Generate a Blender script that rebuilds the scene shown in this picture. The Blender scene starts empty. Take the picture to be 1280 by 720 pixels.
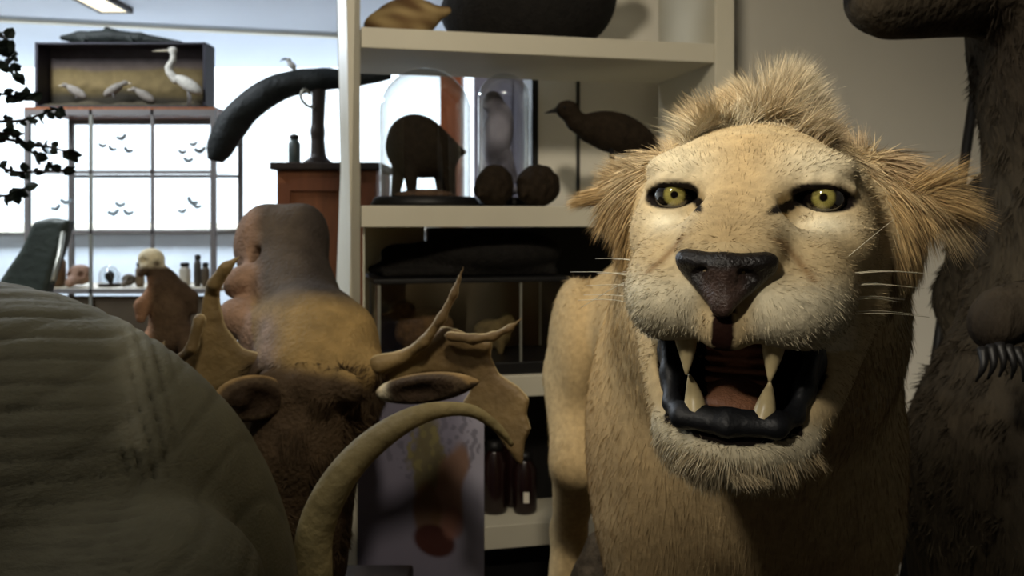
import bpy, math, random
import numpy as np
from mathutils import Matrix, Vector
random.seed(7); RNG = np.random.default_rng(7)
C = bpy.context.scene.collection
F = 1108.0; CZ = 1.5; HOR = 275.0
R = math.radians

def P(px, py, Y):
    """photo pixel at distance Y in front of the camera -> world point"""
    return np.array([(px - 640) / F * Y, Y, CZ + (HOR - py) / F * Y])

# ------------------------------------------------------------------ materials
def lin(c):
    return tuple(((x / 255) / 12.92 if x / 255 <= .04045 else ((x / 255 + .055) / 1.055) ** 2.4) for x in c)
MATS = {}
def mat(name, col=None, rough=.7, spec=.3, var=.15, nscale=12, bump=.0, bscale=80, metal=0, attr=False, stretch=(1, 1, 1), sheen=0, emit=None, coat=0):
    if name in MATS: return MATS[name]
    m = bpy.data.materials.new(name); m.use_nodes = True
    nt = m.node_tree; nd = nt.nodes; lk = nt.links
    b = nd['Principled BSDF']
    b.inputs['Roughness'].default_value = rough; b.inputs['Metallic'].default_value = metal
    b.inputs['Specular IOR Level'].default_value = spec
    if sheen: b.inputs['Sheen Weight'].default_value = sheen
    if coat: b.inputs['Coat Weight'].default_value = coat
    tc = nd.new('ShaderNodeTexCoord'); mp = nd.new('ShaderNodeMapping'); lk.new(tc.outputs['Object'], mp.inputs['Vector'])
    mp.inputs['Scale'].default_value = stretch
    nz = nd.new('ShaderNodeTexNoise'); nz.inputs['Scale'].default_value = nscale; nz.inputs['Detail'].default_value = 5
    lk.new(mp.outputs['Vector'], nz.inputs['Vector'])
    mr = nd.new('ShaderNodeMapRange'); mr.inputs['From Min'].default_value = .3; mr.inputs['From Max'].default_value = .7
    mr.inputs['To Min'].default_value = 1 - var; mr.inputs['To Max'].default_value = 1 + var
    lk.new(nz.outputs['Fac'], mr.inputs['Value'])
    mx = nd.new('ShaderNodeVectorMath'); mx.operation = 'SCALE'
    if attr:
        a = nd.new('ShaderNodeAttribute'); a.attribute_name = 'Col'; lk.new(a.outputs['Color'], mx.inputs[0])
    else:
        mx.inputs[0].default_value = col
    lk.new(mr.outputs['Result'], mx.inputs['Scale']); lk.new(mx.outputs['Vector'], b.inputs['Base Color'])
    if bump:
        n2 = nd.new('ShaderNodeTexNoise'); n2.inputs['Scale'].default_value = bscale; n2.inputs['Detail'].default_value = 4
        lk.new(mp.outputs['Vector'], n2.inputs['Vector'])
        bp = nd.new('ShaderNodeBump'); bp.inputs['Strength'].default_value = bump; bp.inputs['Distance'].default_value = .01
        lk.new(n2.outputs['Fac'], bp.inputs['Height']); lk.new(bp.outputs['Normal'], b.inputs['Normal'])
    if emit:
        b.inputs['Emission Color'].default_value = (*emit[0], 1); b.inputs['Emission Strength'].default_value = emit[1]
    MATS[name] = m
    return m
def glass_mat(name, tint=(1, 1, 1), refl=.12, edge=.6):
    if name in MATS: return MATS[name]
    m = bpy.data.materials.new(name); m.use_nodes = True
    nt = m.node_tree; nd = nt.nodes; lk = nt.links
    nd.remove(nd['Principled BSDF']); out = nd['Material Output']
    t = nd.new('ShaderNodeBsdfTransparent'); t.inputs['Color'].default_value = (*tint, 1)
    g = nd.new('ShaderNodeBsdfGlossy'); g.inputs['Roughness'].default_value = .04
    lw = nd.new('ShaderNodeLayerWeight'); lw.inputs['Blend'].default_value = .25
    mr = nd.new('ShaderNodeMapRange'); mr.inputs['To Min'].default_value = refl * .4; mr.inputs['To Max'].default_value = edge
    lk.new(lw.outputs['Facing'], mr.inputs['Value'])
    mx = nd.new('ShaderNodeMixShader'); lk.new(mr.outputs['Result'], mx.inputs['Fac'])
    lk.new(t.outputs[0], mx.inputs[1]); lk.new(g.outputs[0], mx.inputs[2]); lk.new(mx.outputs[0], out.inputs['Surface'])
    MATS[name] = m
    return m

# ------------------------------------------------------------------ objects
def thing(name, label, cat, base, group=None):
    o = bpy.data.objects.new(name, None); C.objects.link(o); o.location = tuple(base)
    o.empty_display_size = .05
    o['label'] = label; o['category'] = cat
    if group: o['group'] = group
    return o
def wloc(o):
    v = Vector((0, 0, 0))
    while o is not None: v += o.location; o = o.parent
    return v
def obj(name, geo, m, parent=None, base=None, col=None, smooth=True, bevel=0, subsurf=0, sharp=None):
    """geo = (verts, faces) in world space -> one mesh object; its origin is the parent's base or `base`"""
    v, f = geo
    v = np.asarray(v, dtype=np.float64).reshape(-1, 3)
    org = np.array(wloc(parent)) if parent is not None else np.array(base if base is not None else (0, 0, 0), float)
    me = bpy.data.meshes.new(name)
    if isinstance(f, np.ndarray):
        n = f.shape[1]
        me.vertices.add(len(v)); me.vertices.foreach_set('co', (v - org).astype(np.float32).ravel())
        me.loops.add(f.size); me.loops.foreach_set('vertex_index', f.astype(np.int32).ravel())
        me.polygons.add(len(f)); me.polygons.foreach_set('loop_start', np.arange(0, f.size, n, dtype=np.int32))
        me.update(calc_edges=True); me.validate()
    else:
        me.from_pydata([tuple(x) for x in (v - org)], [], [tuple(int(i) for i in q) for q in f]); me.update()
    if col is not None:
        ca = me.color_attributes.new('Col', 'FLOAT_COLOR', 'POINT')
        c4 = np.ones((len(v), 4), np.float32); c4[:, :3] = col; ca.data.foreach_set('color', c4.ravel())
    if smooth: me.polygons.foreach_set('use_smooth', np.ones(len(me.polygons), bool))
    me.materials.append(m)
    o = bpy.data.objects.new(name, me); C.objects.link(o)
    if parent is not None: o.parent = parent
    else: o.location = tuple(org)
    if bevel:
        b = o.modifiers.new('bevel', 'BEVEL'); b.width = bevel; b.segments = 2; b.limit_method = 'ANGLE'
    if subsurf:
        s = o.modifiers.new('sub', 'SUBSURF'); s.levels = subsurf; s.render_levels = subsurf
    return o
def tag(o, label, cat, group=None):
    o['label'] = label; o['category'] = cat
    if group: o['group'] = group
    return o
def struct(name, geo, m, **kw):
    o = obj(name, geo, m, smooth=False, **kw); o['kind'] = 'structure'; return o

# ------------------------------------------------------------------ simple shapes
def join(*gs):
    V = []; Fs = []; n = 0
    for v, f in gs:
        v = np.asarray(v, float); V.append(v); Fs += [[int(i) + n for i in q] for q in f]; n += len(v)
    return np.vstack(V), Fs
def box(c, s, rz=0, rm=None):
    c = np.array(c, float); h = np.array(s, float) / 2
    v = np.array([[x, y, z] for x in (-1, 1) for y in (-1, 1) for z in (-1, 1)]) * h
    if rz:
        cs, sn = math.cos(rz), math.sin(rz); v = v @ np.array([[cs, sn, 0], [-sn, cs, 0], [0, 0, 1]])
    if rm is not None: v = v @ np.array(rm).T
    return v + c, [[0, 1, 3, 2], [4, 6, 7, 5], [0, 4, 5, 1], [2, 3, 7, 6], [0, 2, 6, 4], [1, 5, 7, 3]]
def tube(path, rad, n=10, cap=True, flat=1.0):
    p = np.array(path, float); m = len(p)
    r = np.broadcast_to(np.asarray(rad, float), (m,))
    T = np.gradient(p, axis=0); T /= np.linalg.norm(T, axis=1)[:, None]
    u = np.cross(T[0], (0, 0, 1)) if abs(T[0][2]) < .9 else np.cross(T[0], (0, 1, 0)); u /= np.linalg.norm(u)
    V = []
    for i in range(m):
        u = u - T[i] * (u @ T[i]); u /= np.linalg.norm(u); w = np.cross(T[i], u)
        a = np.arange(n) * 2 * math.pi / n
        V.append(p[i] + r[i] * (np.cos(a)[:, None] * u + flat * np.sin(a)[:, None] * w))
    V = np.vstack(V); Fs = []
    for i in range(m - 1):
        for j in range(n):
            Fs.append([i * n + j, i * n + (j + 1) % n, (i + 1) * n + (j + 1) % n, (i + 1) * n + j])
    if cap: Fs.append(list(range(n))[::-1]); Fs.append([(m - 1) * n + j for j in range(n)])
    return V, Fs
def spline(pts, n=24):
    p = np.array(pts, float); k = len(p)
    out = []
    q = np.vstack([2 * p[0] - p[1], p, 2 * p[-1] - p[-2]])
    for t in np.linspace(0, k - 1 - 1e-6, n):
        i = int(t); s = t - i; a, b, c, d = q[i:i + 4]
        out.append(.5 * (2 * b + (c - a) * s + (2 * a - 5 * b + 4 * c - d) * s * s + (3 * b - a - 3 * c + d) * s ** 3))
    return np.array(out)
def lathe(c, prof, n=32, sc=(1, 1)):
    V = []; Fs = []; m = len(prof)
    for r, z in prof:
        a = np.arange(n) * 2 * math.pi / n
        V.append(np.stack([c[0] + r * np.cos(a) * sc[0], c[1] + r * np.sin(a) * sc[1], np.full(n, c[2] + z)], 1))
    for i in range(m - 1):
        for j in range(n):
            Fs.append([i * n + j, i * n + (j + 1) % n, (i + 1) * n + (j + 1) % n, (i + 1) * n + j])
    Fs.append(list(range(n))[::-1]); Fs.append([(m - 1) * n + j for j in range(n)])
    return np.vstack(V), Fs
def ball(c, r, n=20, m=12):
    prof = [(math.sin(math.pi * (i + .02) / (m + .04)), -math.cos(math.pi * (i + .02) / (m + .04))) for i in range(m + 1)]
    v, f = lathe((0, 0, 0), prof, n)
    return v * np.broadcast_to(np.array(r, float), (3,)) + np.array(c, float), f

# ------------------------------------------------------------------ implicit surfaces
def rot(rx=0, ry=0, rz=0):
    return np.array(Matrix.Rotation(R(rz), 3, 'Z') @ Matrix.Rotation(R(ry), 3, 'Y') @ Matrix.Rotation(R(rx), 3, 'X'))
class Sdf:
    def __init__(s, M=None, o=(0, 0, 0)):
        s.ops = []; s.M = np.eye(3) if M is None else np.array(M); s.o = np.array(o, float)
    def frame(s, M=None, o=(0, 0, 0)):
        s.M = np.eye(3) if M is None else np.array(M); s.o = np.array(o, float)
    def _w(s, p): return s.M @ np.array(p, float) + s.o
    def ell(s, c, r, ro=None, k=.02, op='+'):
        A = s.M if ro is None else s.M @ ro
        c = s._w(c); r = np.array(r, float)
        ext = np.sqrt(((A * r) ** 2).sum(1))
        def f(X):
            q = (X - c) @ A; a = q / r; b = a / r
            k0 = np.sqrt((a * a).sum(-1)); k1 = np.sqrt((b * b).sum(-1)) + 1e-9
            return k0 * (k0 - 1) / k1
        s.ops.append((f, c - ext, c + ext, k, op)); return s
    def cap(s, a, b, ra, rb, k=.02, op='+'):
        a = s._w(a); b = s._w(b); d = b - a; L2 = d @ d + 1e-12; rm = max(ra, rb)
        def f(X):
            q = X - a; t = np.clip((q @ d) / L2, 0, 1)
            e = q - t[..., None] * d
            return np.sqrt((e * e).sum(-1)) - (ra + (rb - ra) * t)
        s.ops.append((f, np.minimum(a, b) - rm, np.maximum(a, b) + rm, k, op)); return s
    def chain(s, pts, rad, k=.02, op='+'):
        for i in range(len(pts) - 1): s.cap(pts[i], pts[i + 1], rad[i], rad[i + 1], k, op)
        return s
    def box(s, c, h, ro=None, rnd=.01, k=.01, op='+'):
        A = s.M if ro is None else s.M @ ro
        c = s._w(c); h = np.array(h, float); ext = np.abs(A) @ h
        def f(X):
            q = np.abs((X - c) @ A) - h + rnd
            return np.sqrt((np.maximum(q, 0) ** 2).sum(-1)) + np.minimum(q.max(-1), 0) - rnd
        s.ops.append((f, c - ext, c + ext, k, op)); return s
    def plate(s, poly, yc, t, rnd, k=.01):
        """outline poly (x,z) with thickness 2t around the depth yc(x,z), rounded edges"""
        poly = np.array(poly, float)
        def f(X):
            x = X[..., 0]; z = X[..., 2]; d = np.full(x.shape, 1e9); ins = np.zeros(x.shape, bool)
            for i in range(len(poly)):
                a = poly[i]; b = poly[i - 1]; ex, ez = b - a
                tt = np.clip(((x - a[0]) * ex + (z - a[1]) * ez) / (ex * ex + ez * ez + 1e-12), 0, 1)
                d = np.minimum(d, (x - a[0] - tt * ex) ** 2 + (z - a[1] - tt * ez) ** 2)
                cnd = ((a[1] > z) != (b[1] > z)) & (x < (b[0] - a[0]) * (z - a[1]) / (b[1] - a[1] + 1e-12) + a[0])
                ins ^= cnd
            d2 = np.sqrt(d) * np.where(ins, -1, 1)
            dy = np.abs(X[..., 1] - yc(x, z)) - t
            q0 = d2 + rnd; q1 = dy + rnd
            return np.sqrt(np.maximum(q0, 0) ** 2 + np.maximum(q1, 0) ** 2) + np.minimum(np.maximum(q0, q1), 0) - rnd
        ys = yc(poly[:, 0], poly[:, 1])
        lo = np.array([poly[:, 0].min(), ys.min() - t, poly[:, 1].min()]); hi = np.array([poly[:, 0].max(), ys.max() + t, poly[:, 1].max()])
        s.ops.append((f, lo, hi, k, '+')); return s
    def mesh(s, h=.01, axes=None):
        add = [o for o in s.ops if o[4] == '+']
        lo = np.min([o[1] for o in add], 0) - 3 * h - .01; hi = np.max([o[2] for o in add], 0) + 3 * h + .01
        ax = axes(lo, hi) if axes else [np.arange(lo[i], hi[i] + h, h) for i in range(3)]
        val = np.full([len(a) for a in ax], 1e3, np.float32)
        for f, l, u, k, op in s.ops:
            mg = k + 4 * h + .012
            sl = []
            for i in range(3):
                a = max(0, np.searchsorted(ax[i], l[i] - mg) - 1); b = min(len(ax[i]), np.searchsorted(ax[i], u[i] + mg) + 1); sl.append(slice(a, b))
            if any(x.stop - x.start < 1 for x in sl): continue
            X = np.stack(np.meshgrid(*[ax[i][sl[i]] for i in range(3)], indexing='ij'), -1)
            d = f(X).astype(np.float32); v = val[tuple(sl)]
            if op == '+':
                hh = np.clip(.5 + .5 * (v - d) / k, 0, 1); hh = np.where(v > 100, 1, hh); vv = np.where(v > 100, d, v)
                val[tuple(sl)] = vv + (d - vv) * hh - k * hh * (1 - hh)
            else:
                d = -d; hh = np.clip(.5 - .5 * (v - d) / k, 0, 1)
                val[tuple(sl)] = np.where(v > 100, v, v + (d - v) * hh + k * hh * (1 - hh))
        return nets(val, ax)
def nets(val, ax):
    ins = val < 0
    nx, ny, nz = val.shape
    cnt = np.zeros((nx - 1, ny - 1, nz - 1), np.int8)
    for i in (0, 1):
        for j in (0, 1):
            for k in (0, 1):
                cnt += ins[i:nx - 1 + i, j:ny - 1 + j, k:nz - 1 + k]
    act = (cnt > 0) & (cnt < 8)
    I, J, K = np.nonzero(act)
    idx = np.full(act.shape, -1, np.int64); idx[I, J, K] = np.arange(len(I))
    pos = np.zeros((len(I), 3)); num = np.zeros(len(I))
    for a in range(3):
        b, c = [(1, 2), (0, 2), (0, 1)][a]
        for ob in (0, 1):
            for oc in (0, 1):
                o0 = [0, 0, 0]; o0[b] = ob; o0[c] = oc; o1 = list(o0); o1[a] = 1
                v0 = val[I + o0[0], J + o0[1], K + o0[2]]; v1 = val[I + o1[0], J + o1[1], K + o1[2]]
                m = (v0 < 0) != (v1 < 0)
                t = np.where(m, v0 / np.where(m, v0 - v1, 1), 0)
                p0 = np.stack([ax[0][I + o0[0]], ax[1][J + o0[1]], ax[2][K + o0[2]]], 1)
                p1 = np.stack([ax[0][I + o1[0]], ax[1][J + o1[1]], ax[2][K + o1[2]]], 1)
                pos += np.where(m[:, None], p0 + t[:, None] * (p1 - p0), 0); num += m
    pos /= num[:, None]
    Fs = []
    for a in range(3):
        b, c = [(1, 2), (2, 0), (0, 1)][a]
        s0 = [slice(1, -1)] * 3; s0[a] = slice(0, -1); s1 = list(s0); s1[a] = slice(1, None)
        A = ins[tuple(s0)]; B = ins[tuple(s1)]
        for flip, m in ((False, A & ~B), (True, ~A & B)):
            q = list(np.nonzero(m)); g = [q[0], q[1], q[2]]
            for x in range(3):
                if x != a: g[x] = g[x] + 1
            def cell(db, dc):
                h = [g[0].copy(), g[1].copy(), g[2].copy()]; h[b] -= db; h[c] -= dc
                return idx[h[0], h[1], h[2]]
            quad = [cell(1, 1), cell(0, 1), cell(0, 0), cell(1, 0)]
            if flip: quad = quad[::-1]
            Fs.append(np.stack(quad, 1))
    Fq = np.vstack(Fs); Fq = Fq[(Fq >= 0).all(1)]
    return pos, Fq
def normals(v, f):
    a = v[f[:, 2]] - v[f[:, 0]]; b = v[f[:, 3]] - v[f[:, 1]]; fn = np.cross(a, b)
    n = np.zeros_like(v)
    for i in range(4): np.add.at(n, f[:, i], fn)
    ar = .5 * np.linalg.norm(fn, axis=1)
    return n / (np.linalg.norm(n, axis=1)[:, None] + 1e-12), ar
def relax(v, f, it=2, lam=.5):
    for _ in range(it):
        acc = np.zeros_like(v); c = np.zeros(len(v))
        for i in range(4):
            for j in (1, 3):
                np.add.at(acc, f[:, i], v[f[:, (i + j) % 4]]); np.add.at(c, f[:, i], 1)
        v = v + lam * (acc / np.maximum(c, 1)[:, None] - v)
    return v
def smooth_noise(v, s, seed=0):
    """cheap sum-of-sines noise, -1..1"""
    rg = np.random.default_rng(seed); out = np.zeros(len(v))
    for i in range(7):
        d = rg.normal(size=3); d /= np.linalg.norm(d)
        out += np.sin(v @ d * s * rg.uniform(.6, 1.7) + rg.uniform(0, 6.28))
    return out / 3.2
def mixc(a, b, t):
    t = np.clip(t, 0, 1)[:, None]; return np.asarray(a) * (1 - t) + np.asarray(b) * t
def sst(x, a, b):
    t = np.clip((x - a) / (b - a), 0, 1); return t * t * (3 - 2 * t)
def fur(v, f, n, dens, length, flow, colf, width=.0012, lift=.35, seg=3, grav=.0, curl=.25, seed=1, clump=0):
    """hair strands as thin ribbons rooted on the surface (v,f)"""
    rg = np.random.default_rng(seed)
    nn, ar = normals(v, f); cen = v[f].mean(1)
    w = ar * np.maximum(dens(cen, nn[f[:, 0]]), 0); w /= w.sum()
    k = rg.choice(len(f), n, p=w)
    a = rg.random((n, 1)); b = rg.random((n, 1)); q = f[k]
    p = (v[q[:, 0]] * (1 - a) + v[q[:, 1]] * a) * (1 - b) + (v[q[:, 3]] * (1 - a) + v[q[:, 2]] * a) * b
    nr = nn[q[:, 0]]
    L = length(p, nr) * rg.uniform(.6, 1.25, n)
    fl = flow(p, nr); fl = fl / (np.linalg.norm(fl, axis=1)[:, None] + 1e-9)
    tang = fl - nr * (fl * nr).sum(1)[:, None]
    lf = lift(p, nr)[:, None] if callable(lift) else lift
    d = tang + nr * lf + rg.normal(size=(n, 3)) * curl
    if clump:
        cell = np.floor(p / clump).astype(int); hsh = (cell[:, 0] * 73856093) ^ (cell[:, 1] * 19349663) ^ (cell[:, 2] * 83492791)
        u, inv = np.unique(hsh, return_inverse=True); d = d + (rg.normal(size=(len(u), 3)) * .35)[inv]
    d /= np.linalg.norm(d, axis=1)[:, None]
    side = np.cross(d, rg.normal(size=(n, 3))); side /= np.linalg.norm(side, axis=1)[:, None]
    V = np.zeros((n, (seg + 1) * 2, 3))
    cur = p - nr * .002; st = d.copy()
    bend = fl * .0 + np.array([0, 0, -grav]) + rg.normal(size=(n, 3)) * curl * .5
    for i in range(seg + 1):
        t = i / seg; ww = width * (1 - .92 * t ** 1.5)
        V[:, 2 * i] = cur - side * ww; V[:, 2 * i + 1] = cur + side * ww
        cur = cur + st * (L / seg)[:, None]; st = st + bend / seg; st /= np.linalg.norm(st, axis=1)[:, None]
    base = (np.arange(n) * (seg + 1) * 2)[:, None]
    Fq = np.concatenate([base + np.array([2 * i, 2 * i + 1, 2 * i + 3, 2 * i + 2]) for i in range(seg)], 0)
    c = colf(p) * rg.uniform(.66, 1.25, (n, 1))
    return (V.reshape(-1, 3), Fq), np.repeat(c, (seg + 1) * 2, 0)

# ================================================================== SETTING
YAW = R(13); cS, sS = math.cos(YAW), math.sin(YAW)
O_S = np.array([-.392, 2.30])                    # front left corner of the shelf unit
def S(u, d, z): return np.array([O_S[0] + u * cS - d * sS, O_S[1] + u * sS + d * cS, z])
def SU(px, d):
    t = (px - 640) / F
    return (t * (O_S[1] + d * cS) - O_S[0] + d * sS) / (cS - t * sS)
def SP(px, py, d):
    p = S(SU(px, d), d, 0); p[2] = CZ + (HOR - py) / F * p[1]; return p
def sbox(u0, u1, d0, d1, z0, z1):
    p = S((u0 + u1) / 2, (d0 + d1) / 2, (z0 + z1) / 2)
    return box(p, (u1 - u0, d1 - d0, z1 - z0), YAW)

m_white = mat('white_paint', lin((222, 216, 200)), .6, .3, .03, 3)
m_shelf = mat('shelf_paint', lin((200, 194, 175)), .5, .35, .04, 4)
m_wall = mat('wall_paint', lin((232, 227, 214)), .9, .1, .03, 2)
m_ceil = mat('ceiling_paint', lin((222, 230, 244)), .9, .1, .02, 2)
m_floor = mat('floor_lino', lin((70, 62, 54)), .5, .3, .12, 5)
m_dado = mat('dado_paint', lin((196, 204, 210)), .8, .2, .05, 3)
m_black = mat('black_paint', lin((18, 17, 17)), .5, .3, .1, 10)
m_steel = mat('grey_steel', lin((150, 150, 140)), .4, .5, .06, 10, metal=.6)
m_darkwood = mat('dark_wood', lin((40, 30, 24)), .5, .3, .25, 6, stretch=(6, 6, 1))
m_brownwood = mat('brown_wood', lin((122, 74, 44)), .45, .35, .22, 6, stretch=(7, 7, 1))
m_glass = glass_mat('clear_glass')
m_dome = glass_mat('dome_glass', (.95, .97, .97), .14, .85)

CEIL = 2.98
X0, X1, Y0 = -5.2, 2.6, -1.6
struct('floor', box(((X0 + X1) / 2, 3.4, -.05), (X1 - X0, 10.4, .1)), m_floor)
struct('ceiling', box(((X0 + X1) / 2, 3.4, CEIL + .05), (X1 - X0, 10.4, .1)), m_ceil)
# far wall with its windows, turned like the shelves
BY = R(14); cB, sB = math.cos(BY), math.sin(BY)
bo = np.array([-2.0, 6.85])
def B(u, d, z): return np.array([bo[0] + u * cB - d * sB, bo[1] + u * sB + d * cB, z])
def bbox(u0, u1, d0, d1, z0, z1): return box(B((u0 + u1) / 2, (d0 + d1) / 2, (z0 + z1) / 2), (u1 - u0, d1 - d0, z1 - z0), BY)
U0, U1 = -3.6, 5.0; SILL, HEAD = 1.44, 2.968
struct('wall_far', join(bbox(U0, U1, 0, .2, 0, SILL), bbox(U0, U1, 0, .2, HEAD, CEIL)), m_dado)
wu = [U0 + .1, -1.86, .70, 3.6]
for i in range(3):
    w = struct('window_%d' % (i + 1), join(*[bbox(*q) for q in (
        (wu[i], wu[i] + .035, .03, .1, SILL, HEAD), (wu[i + 1] - .035, wu[i + 1], .03, .1, SILL, HEAD),
        (wu[i], wu[i + 1], .03, .1, SILL, SILL + .04), (wu[i], wu[i + 1], .03, .1, HEAD - .015, HEAD))]), m_white)
    p = obj('window_pane', bbox(wu[i] + .03, wu[i + 1] - .03, .06, .066, SILL + .03, HEAD - .03), m_glass, w, smooth=False)
    L = bpy.data.lights.new('window_portal', 'AREA'); L.shape = 'RECTANGLE'; L.size = wu[i + 1] - wu[i]; L.size_y = HEAD - SILL
    L.cycles.is_portal = True
    lo = bpy.data.objects.new('window_portal', L); C.objects.link(lo); lo.location = tuple(B((wu[i] + wu[i + 1]) / 2, .15, (SILL + HEAD) / 2))
    lo.rotation_euler = Vector((sB, -cB, 0)).to_track_quat('-Z', 'Z').to_euler()
struct('wall_end', bbox(3.6, U1, 0, .2, SILL, HEAD), m_wall)
struct('wall_window_end', bbox(U0, U0 + .1, 0, .2, SILL, HEAD), m_wall)
struct('trim_sill', bbox(U0, 3.6, -.06, .03, SILL - .03, SILL), m_white)
struct('wall_left', box((X0 - .1, 3.4, CEIL / 2), (.2, 10.4, CEIL)), m_wall)
struct('wall_right', box((X1 + .1, 3.4, CEIL / 2), (.2, 10.4, CEIL)), m_wall)
struct('wall_near', box(((X0 + X1) / 2, Y0 - .1, CEIL / 2), (X1 - X0, .2, CEIL)), mat('wall_brown', lin((96, 84, 70)), .8, .2, .1, 3))
# the partition behind the shelves
WD = .50
uw = SU(672, WD)
struct('wall_back', sbox(uw, 3.0, WD, WD + .1, 0, CEIL), m_wall)
struct('trim_corner', sbox(uw - .022, uw - .001, WD - .012, WD + .1, 0, CEIL), m_black)
uj = SU(722, WD)
struct('trim_joint', sbox(uj - .005, uj + .006, WD - .006, WD - .001, 0, CEIL), m_black)

# ceiling light near the windows
def ceiling_light(name, c, sx, sy, label, power, col=(1, .93, .8)):
    t = thing(name, label, 'light', (c[0], c[1], CEIL - .04))
    fr = .022
    obj('light_frame', join(box((c[0] - sx / 2, c[1], CEIL - .02), (fr, sy + fr, .04)), box((c[0] + sx / 2, c[1], CEIL - .02), (fr, sy + fr, .04)),
        box((c[0], c[1] - sy / 2, CEIL - .02), (sx, fr, .04)), box((c[0], c[1] + sy / 2, CEIL - .02), (sx, fr, .04))), m_darkwood, t, smooth=False)
    obj('diffuser', box((c[0], c[1], CEIL - .018), (sx - fr, sy - fr, .03)), mat('light_diffuser', (.9, .85, .7), .5, .2, .02, 4, emit=((1, .87, .62), 1.2)), t, smooth=False)
    if power:
        L = bpy.data.lights.new('lamp', 'AREA'); L.shape = 'RECTANGLE'; L.size = sx - .06; L.size_y = sy - .06; L.energy = power; L.color = col
        lo = bpy.data.objects.new('lamp', L); C.objects.link(lo); lo.location = (c[0], c[1], CEIL - .045)
    return t
ceiling_light('ceiling_light', (-2.76, 5.93), .21, .5, 'ceiling light fitting with dark frame near the bright windows', 190, (.78, .88, 1))
ceiling_light('ceiling_light', (-2.3, 3.1), .24, 1.1, 'ceiling light fitting over the middle of the room', 70, (.86, .93, 1))
ceiling_light('ceiling_light', (-.95, .75), .24, 1.1, 'added unseen fill light above the wrinkled grey animal', 7, (1, .92, .8))  # added fill lamp out of view, lifts the light over the hide
def spotlight(pos, aim, watt, cone, blend, col, label):
    p = Vector(pos); d = (Vector(aim) - p).normalized()
    t = thing('spotlight', label, 'spotlight', (p.x, p.y, CEIL - .004))
    h = p - d * .02
    Q = d.to_track_quat('Z', 'Y').to_matrix()
    v, f = lathe((0, 0, 0), [(.03, -.11), (.05, -.09), (.055, .06), (.050, .06), (.045, -.05)], 24); f = f[:-1]
    obj('lamp_housing', (v @ np.array(Q).T + np.array(h), f), m_black, t)
    obj('bracket', join(tube([(p.x, p.y, CEIL - .005), (p.x, p.y, p.z + .05)], .012, 10), lathe((p.x, p.y, CEIL - .03), [(.05, 0), (.055, .028)], 24)), m_black, t)
    L = bpy.data.lights.new('spot_lamp', 'SPOT'); L.energy = watt; L.spot_size = R(cone); L.spot_blend = blend; L.color = col; L.shadow_soft_size = .09
    o = bpy.data.objects.new('spot_lamp', L); C.objects.link(o); o.location = p + d * .05; o.rotation_euler = d.to_track_quat('-Z', 'Y').to_euler()
spotlight((-.62, .06, 2.80), (.40, 1.24, 1.80), 112, 50, 1.0, (1, .92, .78), 'black ceiling spotlight aimed at the lion')
spotlight((-.85, -.75, 2.62), (.33, .92, 1.57), 106, 26, 1.0, (1, .92, .78), 'added unseen fill spotlight behind the camera aimed at the lion face')  # added out of view as frontal fill for the lion's face
spotlight((.02, .50, 2.80), (.20, 2.1, 1.62), 84, 92, .9, (1, .89, .70), 'added unseen spotlight brightening the white shelves')  # added out of view to brighten the shelves and the wall behind

# ------------------------------------------------------------------ shelf unit
uL0, uL1 = 0 - .052, 0.0
uR0, uR1 = SU(894, 0), SU(918, 0)
SD = .42
zs = {}
for nm, (pa, pb) in dict(top=(33, 59), mid=(257, 284), low=(470, 496), bot=(655, 684)).items():
    yy = 2.40 if nm in ('low', 'bot') else 2.30; zs[nm] = (CZ + (HOR - pb) / F * yy, CZ + (HOR - pa) / F * yy)
sh = thing('shelf_unit', 'tall white open shelf unit holding glass domes and stuffed animals', 'shelf', S(.4, .2, 0))
v, f = sbox(uL0, uL1, 0, SD, 0, 2.9)
v = np.array([S(u, d, z) for u in (0, 1) for d in (0, 1) for z in (0, 1) for u, d, z in [((uL0 - .045 * d) if u == 0 else uL1, d * SD, z * 2.9)]])
obj('upright', (v, f), m_shelf, sh, smooth=False, bevel=.002)
obj('upright', sbox(uR0, uR1, 0, SD, 0, 2.9), m_shelf, sh, smooth=False, bevel=.002)
for nm in zs: obj('shelf_board', sbox(uL1 + .0005, uR0 - .0005, .003, SD, *zs[nm]), m_shelf, sh, smooth=False, bevel=.002)
obj('shelf_board', sbox(uL1 + .0005, uR0 - .0005, .003, SD, .12, .17), m_shelf, sh, smooth=False, bevel=.002)
obj('shelf_board', sbox(uL1 + .0005, uR0 - .0005, .003, SD, 2.42, 2.47), m_shelf, sh, smooth=False, bevel=.002)
ZT, ZM, ZL, ZB = (zs[k][1] for k in ('top', 'mid', 'low', 'bot'))

# ================================================================== LION
TAN = np.array(lin((180, 160, 122))); CREAM = np.array(lin((206, 196, 168))); GOLD = np.array(lin((170, 142, 97)))
BROWN = np.array(lin((120, 88, 52))); DARK = np.array(lin((26, 20, 17))); MAROON = np.array(lin((92, 52, 38)))
psi = R(21)
RH = np.array(Matrix.Rotation(-psi, 3, 'Z') @ Matrix.Rotation(R(1.6), 3, 'Y'))
LO = P(932, 246, .84)
def HL(p): return (np.asarray(p) - LO) @ RH          # world -> head frame
def HW(p): return np.asarray(p) @ RH.T + LO
PLINTH = .55
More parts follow.
